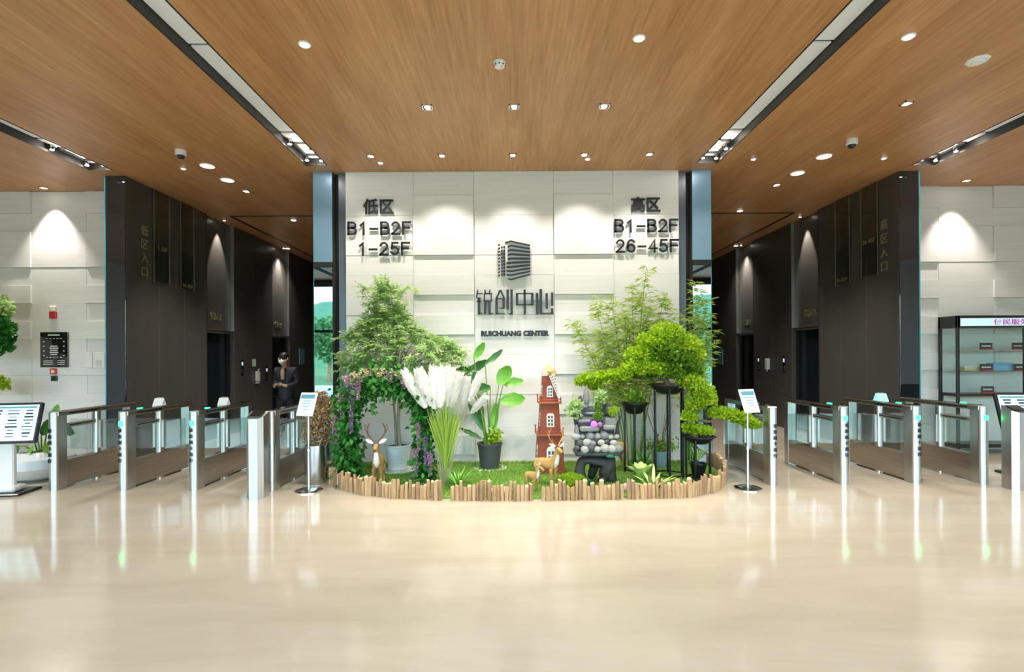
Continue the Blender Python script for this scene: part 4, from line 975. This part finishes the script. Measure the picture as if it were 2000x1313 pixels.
for w,z in ((0.37,0.52),(0.31,0.96)):
    d = MB().box((0,0,z+0.01),(w,w,0.022),0.004).build('balcony_deck','tower_trim',t)
    mb = MB(); h = w/2-0.012
    for x in (-h,h):
        for y in (-h,h): mb.tube([(x,y,z+0.02),(x,y,z+0.10)],0.009,6); mb.ball((x,y,z+0.105),0.014,8,6)
    for a,b in (((-h,-h),(h,-h)),((-h,h),(h,h)),((-h,-h),(-h,h)),((h,-h),(h,h))): mb.tube([(a[0],a[1],z+0.055),(b[0],b[1],z+0.055)],0.004,5)
    mb.build('railing','tower_trim',d)
def arched(w, h):
    n = 8; return [(-w/2,0),(w/2,0)]+[(w/2*math.cos(PI*i/n),h-w/2+w/2*math.sin(PI*i/n)) for i in range(n+1)]
for z, w, h, yf in ((0.10,0.12,0.28,-0.19+0.016),(0.64,0.105,0.20,-0.145+0.018),(1.05,0.085,0.16,-0.108+0.012)):
    for rz in (0,-PI/2):
        M = Matrix.Rotation(rz,4,'Z') @ Matrix.Translation((0,yf-0.002,z)) @ Matrix.Rotation(PI/2-0.07,4,'X')
        wd_ = MB().prism(arched(w,h),-0.004,0.012,M).build('window_frame','white_plastic',t,flat=True)
        mb = MB()
        for r in range(3):
            for c in (-1,1): mb.box((c*w*0.20,h*(0.18+0.25*r),0.0125),(w*0.26,h*0.17,0.003),0,M)
        for r in range(3): 
            pass
        mb.build('panes','win_dark',wd_,flat=True)
mb = MB(); mb.lathe([(0.115,1.34),(0.12,1.36),(0.09,1.43),(0.03,1.49),(0.005,1.50)],(0,0,0),8); mb.build('roof_cap','tower_gold',t,flat=True)
mb = MB(); mb.tube([(0.0,-0.08,1.40),(0.0,-0.15,1.40)],0.014,8); mb.ball((0,-0.155,1.40),0.025,10,8); mb.box((0,-0.135,1.40),(0.12,0.012,0.03),0.003); mb.build('hub','tower_gold',t)
for ang in (math.radians(-68),math.radians(188)):
    M = Matrix.Translation((0,-0.165,1.40)) @ Matrix.Rotation(-ang,4,'Y'); mb = MB()
    for c in (-0.036,-0.012,0.012,0.036): mb.box((0.21,0,c),(0.32,0.008,0.010),0,M)
    for k in range(9): mb.box((0.055+k*0.039,0,0),(0.014,0.008,0.082),0,M)
    mb.build('sail_blade','white_plastic',t)

# ============================================================ DEER
mat('deer_tan',(0.50,0.27,0.075),0.65,var=((0.60,0.36,0.12),7)); mat('deer_white',(0.80,0.79,0.76),0.6); mat('antler',(0.16,0.07,0.035),0.5); mat('antler_tan',(0.52,0.30,0.10),0.55); mat('deer_brown',(0.30,0.16,0.045),0.65,var=((0.46,0.27,0.09),6)); mat('eye',(0.01,0.01,0.01),0.1)
def deer(label, loc, rz, s, fur, ant, antler_s=1.0, head_turn=0.0, head_down=0.0):
    t = thing('deer_figure',label,'deer figure',loc,rz,'deer figures'); t.scale = (s,s,s)
    ct, sn = math.cos(head_turn), math.sin(head_turn)
    def hd(x, y, z):            # head space -> body space, turning about the neck top
        z -= head_down*max(0,-y-0.16)*1.2; y2 = y+0.18; return (x*ct-y2*sn, x*sn+y2*ct-0.18, z)
    V = [(0,0.15,0.33),(0,0.03,0.315),(0,-0.09,0.325),(0,-0.145,0.39),(0,-0.175,0.49),hd(0,-0.20,0.555),hd(0,-0.255,0.545),hd(0,-0.315,0.515)]
    R = [(0.066,0.075),(0.070,0.078),(0.066,0.080),(0.046,0.055),(0.036,0.04),(0.042,0.042),(0.032,0.032),(0.019,0.019)]
    E = [(i,i+1) for i in range(7)]
    for sx in (-1,1):
        b = len(V); V += [(sx*0.045,-0.10,0.26),(sx*0.048,-0.105,0.17),(sx*0.048,-0.10,0.08),(sx*0.048,-0.108,0.012)]; R += [0.034,0.02,0.015,0.017]; E += [(2,b),(b,b+1),(b+1,b+2),(b+2,b+3)]
        b = len(V); V += [(sx*0.048,0.165,0.26),(sx*0.052,0.135,0.19),(sx*0.052,0.185,0.11),(sx*0.052,0.172,0.012)]; R += [0.042,0.027,0.015,0.017]; E += [(0,b),(b,b+1),(b+1,b+2),(b+2,b+3)]
    b = len(V); V += [(0,0.225,0.355),(0,0.25,0.31)]; R += [0.018,0.012]; E += [(0,b),(b,b+1)]
    skin('body',V,E,R,fur,t,2,1)
    for sx in (-1,1):
        e = Vector(hd(sx*0.035,-0.185,0.585)); tip = Vector(hd(sx*0.115,-0.175,0.625)); MB().blade(e,tip-e,(0,-1,0.2),(tip-e).length*1.2,0.045,0.0,6,None,0.3).build('ear','deer_white',t,recalc=False)
        MB().ball(hd(sx*0.036,-0.235,0.565),0.008,8,6).build('eye','eye',t)
        k = antler_s; B0 = Vector(hd(sx*0.018,-0.185,0.59)); mb = MB()
        A = [Vector(hd(sx*(0.018+q[0]*k),-0.185+q[1]*k,0.59+q[2]*k)) for q in ((0,0,0),(0.045,0.02,0.05),(0.085,0.03,0.11),(0.09,0.02,0.18),(0.07,0.0,0.24))]
        mb.tube(A,[0.010,0.009,0.008,0.007,0.003],6)
        for i, q in ((1,(0.05,-0.03,0.07)),(2,(0.045,0.0,0.085)),(3,(-0.03,-0.01,0.06)),(3,(0.03,0.0,0.05))):
            mb.tube([A[i],A[i]+Vector((sx*q[0]*0.6,q[1],q[2]*0.5))*k,A[i]+Vector((sx*q[0],q[1],q[2]))*k],[0.007,0.006,0.0025],5)
        mb.build('antler',ant,t)
    MB().ball(hd(0,-0.333,0.512),(0.014,0.01,0.011),8,6).build('nose','eye',t)
    MB().tube([(0,-0.196,0.475),(0,-0.180,0.41),(0,-0.160,0.34),(0,-0.135,0.28)],[0.022,0.034,0.042,0.015],10).build('chest_patch','deer_white',t)
    return t
deer('brown deer figure with dark antlers facing out in front of the white pot',(-1.70,6.42,0.022),math.radians(8),0.98,'deer_brown','antler')
deer('larger tan deer with pale antlers beside the red windmill tower',(0.42,6.42,0.022),math.radians(48),0.86,'deer_tan','antler_tan',1.1,math.radians(-20))
deer('small tan fawn figure standing in front of the larger tan deer',(0.23,6.20,0.022),math.radians(40),0.55,'deer_tan','antler_tan',0.55,math.radians(30),0.3)
deer('orange tan deer half hidden behind the rockery fountain',(1.43,7.28,0.022),math.radians(-62),0.98,'deer_tan','antler_tan',0.9)

# ============================================================ ROCKERY FOUNTAIN
t = thing('rockery_fountain','black root shaped fountain stand with stacked rocks and pebbles','fountain',(1.05,6.52,0.02)); t.scale = (1.08,1.0,1.02)
mat('root_black',(0.022,0.020,0.018),0.55,var=((0.05,0.045,0.04),14),bump=0.6,bscale=30); mat('rock_dark',(0.035,0.038,0.042),0.6,var=((0.09,0.096,0.10),9),bump=0.5,bscale=25); mat('rock_grey',(0.14,0.155,0.155),0.6,var=((0.26,0.27,0.26),8)); mat('rock_pale',(0.32,0.32,0.29),0.6,var=((0.42,0.40,0.35),6)); mat('violet_glow',(0.30,0.05,0.5),0.4,emis=1.6,ecol=(0.45,0.08,0.9)); mat('bowl_green',(0.01,0.16,0.07),0.3)
V = [(0,0,0.36),(-0.16,0.02,0.30),(-0.21,0.0,0.16),(-0.24,-0.04,0.02),(0.15,0.0,0.28),(0.12,0.02,0.14),(0.20,-0.05,0.02),(0.04,-0.06,0.01),(0.0,0.12,0.2),(-0.05,0.16,0.01),(-0.10,-0.10,0.01),(0.24,0.06,0.02)]
E = [(0,1),(1,2),(2,3),(0,4),(4,5),(5,6),(5,7),(0,8),(8,9),(2,10),(5,11)]
skin('root_stand',V,E,[0.10,0.075,0.05,0.06,0.09,0.085,0.05,0.05,0.06,0.05,0.03,0.04],'root_black',t,2)
MB().bb(-0.26,0.26,-0.15,0.17,0.36,0.42,0.02).build('base_slab','rock_dark',t)
random.seed(8)
stones = []
for r in range(3):
    for k in range(7-r%2):
        x = -0.235+0.078*k+0.035*(r%2)+random.uniform(-0.012,0.012); z = 0.455+r*0.072+random.uniform(-0.012,0.012); sz = random.uniform(0.032,0.062)
        MB().ball((0,0,0),(sz,sz*0.85,sz*random.uniform(0.75,0.95)),12,8,0.06).build('pebble_stone',random.choice(('rock_grey','rock_pale','rock_grey','stone_grey','rock_dark')),t,(x,-0.135+r*0.03+random.uniform(-0.01,0.01),z))
MB().bb(-0.24,0.24,-0.08,0.16,0.42,0.64,0.03).build('rock_core','rock_dark',t)
for x0,x1,y0,y1,z0,z1 in ((-0.20,0.02,-0.13,0.05,0.66,0.72),(0.07,0.22,-0.12,0.06,0.68,0.735),(-0.22,-0.06,-0.05,0.14,0.76,0.80),(0.10,0.24,-0.04,0.14,0.72,0.82),(-0.12,0.10,0.0,0.16,0.85,0.885),(-0.22,-0.08,0.04,0.16,0.93,0.975)):
    MB().bb(x0,x1,y0,y1,z0,z1,0.015).build('rock_ledge','rock_grey',t)
MB().bb(-0.21,0.22,-0.02,0.16,0.62,0.83,0.03).build('rock_core','rock_dark',t); MB().bb(-0.20,0.12,0.04,0.17,0.8,0.95,0.03).build('rock_core','rock_dark',t)
for x,y,z,rx,rz,m in ((-0.10,0.08,1.06,0.04,0.12,'rock_grey'),(-0.17,0.1,1.02,0.03,0.07,'rock_dark'),(0.16,0.1,0.90,0.07,0.09,'rock_dark'),(0.06,0.12,0.98,0.05,0.09,'rock_dark'),(-0.23,0.05,0.84,0.03,0.14,'rock_dark'),(-0.235,-0.06,0.64,0.03,0.10,'rock_grey')):
    MB().ball((0,0,0),(rx,0.05,rz),12,9,0.10).build('rock_peak',m,t,(x,y,z))
MB().tube([(0.25,0.02,0.55),(0.255,0.02,0.68),(0.27,0.02,0.76),(0.30,0.02,0.84)],[0.03,0.02,0.015,0.008],7).build('root_branch','root_black',t)
MB().ball((-0.04,-0.11,0.755),(0.04,0.03,0.035),10,8,0.15).build('violet_lamp','violet_glow',t); MB().ball((0.03,-0.11,0.745),(0.03,0.03,0.03),10,8,0.1).build('crystal',mat('crystal',(0.35,0.16,0.30),0.3),t)
MB().lathe([(0.02,0),(0.06,0.03),(0.07,0.08),(0.06,0.08),(0.045,0.04)],(-0.15,-0.16,0.0),16).build('green_bowl','bowl_green',t)
MB().ball((0.14,-0.16,0.365),(0.05,0.02,0.022),10,6).build('green_bowl','bowl_green',t)
for x,y,z,rx,rz,nn,m,L in ((-0.25,0.0,0.93,0.10,0.13,110,'leaf_feather',0.075),(0.05,0.05,1.06,0.08,0.08,80,'leaf_feather',0.07),(0.02,-0.04,0.84,0.07,0.06,260,'leaf_limedeep',0.022),(0.20,-0.02,0.90,0.065,0.065,330,'leaf_lime',0.022),(0.03,0.0,0.95,0.06,0.05,200,'leaf_limedeep',0.022)):
    P = rnd_unit(nn)*np.random.rand(nn,1)**0.4*[rx,rx*0.7,rz]+[x,y,z]; stuff(leaves('rock_plant',P,rnd_unit(nn)+[0,-0.3,0.4],L,L*0.6,m,t))

# ============================================================ BONSAI ON IRON STANDS
def stand(name, label, loc, r, h, legs=6, ring=0.05, extra=True):
    t = thing(name,label,'plant stand',loc,0,'black iron plant stands')
    for k in range(legs):
        a = 2*PI*k/legs+0.3; MB().box((r*math.cos(a),r*math.sin(a),h/2),(0.022,0.022,h),0.003).build('leg','iron',t)
    for z in (ring,h-0.012):
        P6 = [(r*math.cos(2*PI*k/legs+0.3),r*math.sin(2*PI*k/legs+0.3),z) for k in range(legs)]
        mb = MB()
        for a, b in zip(P6,P6[1:]+P6[:1]): mb.tube([a,b],0.010,6)
        mb.build('ring','iron',t)
    return t
stand('iron_stand','tall black iron stand under the big lime bonsai',(2.06,6.80,0.02),0.20,1.22)
stand('iron_stand','medium black iron stand holding the shallow black bowl beside the fountain',(1.68,7.10,0.02),0.155,0.94)
stand('iron_stand','low black iron stand at the right end holding the spreading bonsai',(2.40,6.62,0.02),0.16,0.56,5)
def bowl(parent, r, h, z, m='iron', n=28):
    MB().lathe([(r*0.45,z),(r*0.72,z+h*0.3),(r*0.95,z+h*0.85),(r*1.04,z+h*0.9),(r*1.04,z+h),(r*0.95,z+h),(r*0.88,z+h*0.8)],(0,0,0),n).build('bowl',m,parent)
    MB().lathe([(0.001,z+h*0.78),(r*0.88,z+h*0.8),(r*0.88,z+h*0.84),(0.001,z+h*0.9)],(0,0,0),20).build('soil','soil',parent)
def pad(parent, c, r, n, m='leaf_lime', L=0.05):
    p = rnd_unit(n); q = np.random.rand(n,1)**0.33; p[:,2] = np.where(p[:,2] < -0.35, -0.35, p[:,2]); P = p*q*list(r)+list(c)
    stuff(leaves('foliage_pad',P,p+np.random.normal(size=(n,3))*0.5+[0,-0.2,0.3],np.random.uniform(0.8,1.25,n)*L,np.random.uniform(0.8,1.2,n)*L*0.85,m,parent,0.35))
t = thing('cloud_bonsai','big lime green cloud pruned bonsai on the tall iron stand','bonsai',(2.06,6.80,1.245))
bowl(t,0.25,0.13,-0.115)
MB().tube([(0.0,0,0.0),(-0.05,0,0.10),(0.03,0.0,0.24),(-0.06,0.02,0.40),(0.02,0,0.60)],[0.045,0.038,0.032,0.025,0.012],8).build('trunk','bark',t)
for pth in (((-0.04,0,0.08),(-0.35,-0.05,0.07),(-0.70,-0.08,0.10),(-1.10,-0.05,0.05)),((0.02,0,0.22),(0.2,-0.03,0.3),(0.3,0,0.36)),((-0.03,0,0.3),(-0.25,0,0.34),(-0.42,0.0,0.36))):
    MB().tube(pth,[0.026,0.018,0.013,0.006][:len(pth)],6).build('branch','bark',t)
np.random.seed(12)
for c, r, m in (((-0.02,0,0.70),(0.22,0.18,0.13),0),((-0.20,-0.03,0.58),(0.22,0.18,0.12),0),((0.20,-0.03,0.52),(0.22,0.18,0.13),0),((0.30,0,0.38),(0.17,0.17,0.13),0),((-0.38,-0.04,0.40),(0.20,0.17,0.11),0),((-0.10,-0.12,0.42),(0.20,0.14,0.13),1),((0.12,-0.12,0.32),(0.18,0.14,0.13),1),((-0.46,-0.08,0.22),(0.19,0.15,0.10),0),((-0.22,-0.12,0.22),(0.20,0.13,0.11),0),((0.02,-0.15,0.16),(0.17,0.11,0.10),1),((0.28,-0.06,0.20),(0.15,0.13,0.11),1),
    ((-0.68,-0.08,0.13),(0.16,0.13,0.075),0),((-0.88,-0.07,0.11),(0.16,0.12,0.07),0),((-1.10,-0.05,0.06),(0.13,0.11,0.075),0),((-0.98,-0.08,0.0),(0.07,0.06,0.05),0),((-0.30,0.05,0.10),(0.14,0.12,0.10),1)):
    pad(t,c,r,520,('leaf_lime','leaf_limedeep')[m])
t = thing('bowl_planter','shallow black bowl with small green plants on the medium iron stand','bowl planter',(1.68,7.10,0.96))
bowl(t,0.19,0.15,-0.12); n = 220; P = rnd_unit(n)*np.random.rand(n,1)**0.5*[0.15,0.12,0.09]+[0.02,0,0.08]; stuff(leaves('small_leaves',P,rnd_unit(n)+[0,0,0.6],0.07,0.03,'leaf_limedeep',t))
t = thing('spreading_bonsai','lime bonsai with a branch reaching right on the low iron stand','bonsai',(2.40,6.62,0.585))
bowl(t,0.20,0.10,-0.085)
MB().tube([(-0.05,0,0.0),(-0.10,0,0.14),(-0.04,0,0.28),(-0.14,0.0,0.44),(-0.10,0,0.62)],[0.04,0.034,0.028,0.022,0.01],8).build('trunk','bark',t)
MB().tube([(-0.06,0,0.22),(0.15,-0.02,0.20),(0.36,-0.03,0.24),(0.62,-0.03,0.14)],[0.022,0.016,0.012,0.006],6).build('branch','bark',t)
for c, r in (((-0.12,0,0.70),(0.16,0.13,0.11)),((0.02,-0.03,0.60),(0.17,0.13,0.11)),((0.06,-0.05,0.47),(0.16,0.13,0.10)),((-0.06,-0.05,0.42),(0.12,0.10,0.09)),((0.25,-0.03,0.30),(0.14,0.12,0.08)),((0.40,-0.03,0.27),(0.13,0.11,0.08)),((0.54,-0.03,0.22),(0.13,0.10,0.08)),((0.66,-0.03,0.16),(0.10,0.09,0.07)),((-0.14,-0.06,0.27),(0.09,0.08,0.07)),((0.0,-0.08,0.09),(0.14,0.10,0.05)),((-0.13,-0.06,0.12),(0.09,0.08,0.06))):
    pad(t,c,r,360,'leaf_lime',0.046)
t = tuft('striped_grass','green striped grass plant in a small black pot under the low stand',(2.40,6.66,0.28),26,0.20,0.018,'leaf_pale',0.6,0.5,14)
pot(t,0.07,0.10,0.22,'iron',0,-0.26)
t = thing('potted_twig_plant','blue grey pot with thin branching twigs behind the tall stand','potted plant',(2.12,7.42,0.025)); pot(t,0.09,0.12,0.24,'pot_blue')
mb = MB(); rs = np.random.RandomState(6)
for k in range(12):
    a = rs.uniform(0,2*PI); x, y = 0.22*math.cos(a), 0.12*math.sin(a); mb.tube([(0,0,0.22),(x*0.4,y*0.4,0.5),(x,y,0.75+rs.rand()*0.25)],[0.005,0.004,0.002],4)
mb.build('twigs','twig',t); n = 300; P = np.random.normal(size=(n,3))*[0.12,0.08,0.05]+[0,0,0.30]; stuff(leaves('leaves',P,rnd_unit(n)+[0,0,0.5],0.06,0.025,'leaf_limedeep',t))
tuft('hosta_plant','bright green broad leaved plant between fountain and tall stand',(1.62,6.55,0.10),12,0.22,0.11,'leaf_pale',0.8,0.5,21,'plant',True,0.4)
tuft('long_leaf_plant','pale green long leaved plant lying behind the right logs',(1.70,6.25,0.02),13,0.34,0.05,'leaf_pale',1.0,0.12,22,'plant',True,0.25)
tuft('leafy_groundcover','dark leafy plant behind the medium iron stand',(1.86,7.32,0.03),20,0.34,0.03,'leaf_big',0.6,0.6,23)

# ============================================================ BAMBOO
def bamboo(label, loc, culms, seed, nl):
    t = thing('bamboo',label,'bamboo',loc); rs = np.random.RandomState(seed); P = []; D = []
    for (bx,by,tx,ty,h) in culms:
        pts = [Vector((bx+(tx-bx)*f**1.6,by+(ty-by)*f**1.6,h*f)) for f in (0,0.25,0.5,0.75,1.0)]
        MB().tube(pts,[0.011,0.010,0.008,0.006,0.002],6).build('culm','stem_green',t)
        for k in range(nl):
            f = 0.42+0.58*rs.rand(); i = min(3,int(f*4)); p = pts[i].lerp(pts[i+1],f*4-i)
            a = rs.uniform(0,2*PI); l = rs.uniform(0.05,0.30)*(1.25-f); q = p+Vector((math.cos(a)*l,math.sin(a)*l*0.6,rs.uniform(-0.05,0.12)))
            b = rs.uniform(0,2*PI)
            for w in range(5):
                bb_ = b+(w-2)*0.55; P.append(tuple(q)); D.append((math.cos(bb_),math.sin(bb_)*0.6,rs.uniform(-0.45,0.35)))
    P = np.array(P); D = np.array(D); stuff(leaves('bamboo_leaves',P,D,np.random.uniform(0.08,0.15,len(P)),np.random.uniform(0.012,0.020,len(P)),'leaf_bamboo',t,0.15,0.12))
bamboo('tall feathery bamboo behind the big bonsai in front of the white wall',(1.75,7.55,0.02),[(0,0,0.20,-0.1,2.90),(0.06,0.05,0.02,0.05,2.60),(-0.05,0.03,-0.30,0,2.45),(-0.08,0,-0.55,-0.05,2.40),(0.1,-0.03,0.50,0.0,2.55),(0.02,0.06,0.30,0.1,2.30),(-0.1,0.05,-0.45,0.1,1.9),(0.12,0.02,0.62,-0.05,2.2),(-0.02,-0.05,-0.12,-0.1,2.2),(-0.12,0,-0.86,-0.05,2.1)],31,130)
bamboo('slim bamboo at the right beside the mirror strip',(2.52,7.42,0.02),[(0,0,0.16,0,2.62),(0.05,0.02,0.30,0.02,2.45),(-0.03,0.02,0.06,0,2.20),(0.06,0,0.36,0,2.0),(0.02,-0.03,0.15,-0.03,1.8)],33,80)

# ============================================================ LEFT EDGE PLANTS
t = thing('white_planter','big white pebble shaped planter with broad dark leaves behind the first turnstile','planter',(-6.55,7.05,0.0))
MB().lathe([(0.20,0),(0.34,0.06),(0.42,0.18),(0.40,0.30),(0.30,0.385),(0.26,0.39),(0.24,0.34)],(0,0,0),36).build('planter','pot_white',t); MB().lathe([(0.001,0.30),(0.25,0.33),(0.25,0.35),(0.001,0.36)],(0,0,0),20).build('soil','soil',t)
for base, j, tp, W, m in (((-0.05,0,0.34),(-0.16,-0.1,0.46),(-0.28,-0.2,0.36),0.14,'leaf_bigdark'),((0.05,0,0.34),(0.14,-0.1,0.62),(0.30,-0.15,0.84),0.16,'leaf_bigdark'),((0,0,0.34),(0.0,-0.1,0.60),(0.12,-0.2,0.80),0.17,'leaf_big'),((0.05,0.05,0.34),(0.28,0,0.70),(0.50,0,0.62),0.12,'leaf_bigdark'),((-0.02,0.05,0.34),(-0.1,0.05,0.8),(-0.2,0.0,1.05),0.16,'leaf_big'),((0.02,0.06,0.34),(0.1,0.08,0.85),(0.25,0.05,1.02),0.12,'leaf_big'),((0.05,-0.05,0.34),(0.2,-0.15,0.42),(0.38,-0.2,0.50),0.16,'leaf_limedeep'),((0,-0.08,0.34),(0.06,-0.2,0.44),(0.16,-0.28,0.40),0.14,'leaf_big')):
    bigleaf(t,base,j,tp,W,m)
t = thing('tall_leafy_plant','tall leafy plant cut by the left edge above the kiosk','potted plant',(-8.35,8.05,0.0)); pot(t,0.18,0.24,0.42,'pot_white')
MB().tube([(0,0,0.36),(0.05,0,1.0),(0.0,0,1.7),(0.05,0,2.3)],[0.03,0.026,0.02,0.012],8).build('trunk','trunk_grey',t)
np.random.seed(41)
for c, r, n, m, L in (((0.10,0,2.45),(0.30,0.25,0.18),420,'leaf_feather',0.10),((0.12,-0.05,2.12),(0.34,0.28,0.16),420,'leaf_ivy',0.12),((0.18,-0.1,1.86),(0.26,0.24,0.14),300,'leaf_ivy',0.14),((0.05,0,1.25),(0.30,0.22,0.10),260,'leaf_lime',0.10)):
    pad(t,c,r,n,m,L)

# ============================================================ PERSON
mat('skin',(0.52,0.30,0.20),0.55); mat('navy_cloth',(0.012,0.014,0.024),0.75); mat('trouser_cloth',(0.010,0.011,0.016),0.8); mat('shirt',(0.42,0.26,0.20),0.8); mat('hair_black',(0.008,0.007,0.007),0.5); mat('mask_white',(0.78,0.80,0.84),0.7)
t = thing('person','person in navy coat and white mask looking down at a phone','person',(-4.62,10.4,0.0),math.radians(-2))
# local: faces -Y; head bent forward over both hands
SK = [(0,0.02,0.95),(0,0.03,1.12),(0,0.02,1.30),(0,-0.01,1.42),(0,-0.05,1.49),(0,-0.09,1.55),(0,-0.12,1.62)]
SR = [0.09,0.10,0.12,0.07,0.055,0.085,0.088]; SE = [(i,i+1) for i in range(6)]
for sx in (-1,1):
    b = len(SK); SK += [(sx*0.17,0.0,1.38),(sx*0.205,0.045,1.12),(sx*0.15,-0.18,1.06),(sx*0.06,-0.27,1.10)]; SR += [0.06,0.045,0.036,0.028]; SE += [(2,b),(b,b+1),(b+1,b+2),(b+2,b+3)]
    b = len(SK); SK += [(sx*0.09,0.02,0.86),(sx*0.10,0.0,0.48),(sx*0.10,0.03,0.09),(sx*0.11,-0.12,0.035)]; SR += [0.055,0.045,0.036,0.034]; SE += [(0,b),(b,b+1),(b+1,b+2),(b+2,b+3)]
skin('body',SK,SE,SR,'skin',t,2,0)
CK = [(0,0.02,0.74),(0,0.02,0.98),(0,0.03,1.14),(0,0.02,1.30),(0,-0.0,1.43)]; CR = [(0.185,0.155),(0.17,0.145),(0.17,0.145),(0.185,0.15),(0.075,0.07)]; CE = [(0,1),(1,2),(2,3),(3,4)]
for sx in (-1,1):
    b = len(CK); CK += [(sx*0.185,0.0,1.385),(sx*0.215,0.05,1.12),(sx*0.14,-0.17,1.06),(sx*0.10,-0.225,1.08)]; CR += [0.082,0.068,0.055,0.05]; CE += [(3,b),(b,b+1),(b+1,b+2),(b+2,b+3)]
coat = skin('coat',CK,CE,CR,'navy_cloth',t,2,1)
TK = [(0,0.02,0.92)]; TR = [0.155]; TE = []
for sx in (-1,1):
    b = len(TK); TK += [(sx*0.09,0.02,0.78),(sx*0.105,0.0,0.48),(sx*0.105,0.035,0.10)]; TR += [0.12,0.088,0.066]; TE += [(0,b),(b,b+1),(b+1,b+2)]
skin('trousers',TK,TE,TR,'trouser_cloth',t,2,0)
for sx in (-1,1): MB().ball((sx*0.108,-0.05,0.045),(0.048,0.135,0.045),14,8).build('shoe','black_plastic',t)
MB().ball((0,-0.065,1.668),(0.094,0.105,0.085),18,12,0.02).build('hair','hair_black',t)
MB().ball((0,-0.185,1.565),(0.056,0.038,0.044),14,10).build('face_mask','mask_white',t)
for sx in (-1,1):
    MB().ball((sx*0.092,-0.10,1.61),(0.014,0.022,0.032),8,6).build('ear','skin',t); MB().ball((sx*0.034,-0.196,1.625),0.009,8,6).build('eye','eye',t)
MB().ball((0,-0.212,1.605),(0.013,0.016,0.018),8,6).build('nose','skin',t)
MB().tube([(0,-0.115,1.44),(0,-0.125,1.34),(0,-0.125,1.20)],[0.03,0.045,0.03],10).build('shirt_front','shirt',t)
for sx in (-1,1):
    h = Vector((sx*0.05,-0.285,1.105))
    hb = MB().ball(h,(0.022,0.042,0.03),12,8).build('hand','skin',t)
    for k in range(4):
        o = h+Vector((-sx*0.012,-0.03,0.022-0.016*k)); L = (0.85,1.0,0.95,0.75)[k]
        MB().tube([o,o+Vector((-sx*0.004,-0.026*L,0.002)),o+Vector((-sx*0.022*L,-0.040*L,0.0)),o+Vector((-sx*0.036*L,-0.036*L,-0.002))],[0.009,0.0085,0.008,0.006],6).build('finger','skin',hb)
    o = h+Vector((-sx*0.008,0.005,0.026)); MB().tube([o,o+Vector((-sx*0.012,-0.02,0.018)),o+Vector((-sx*0.024,-0.038,0.014))],[0.0105,0.0095,0.007],6).build('thumb','skin',hb)
M = Matrix.Translation((-4.62,10.4,0)) @ Matrix.Rotation(math.radians(-2),4,'Z')
o = MB().box((0,0,0),(0.07,0.012,0.14),0.005).build('phone','black_plastic',None,M @ Vector((0,-0.335,1.12)),); o.rotation_euler = (math.radians(-40),0,math.radians(-2)); tag(o,'black phone held by the person in the navy coat','phone',None)
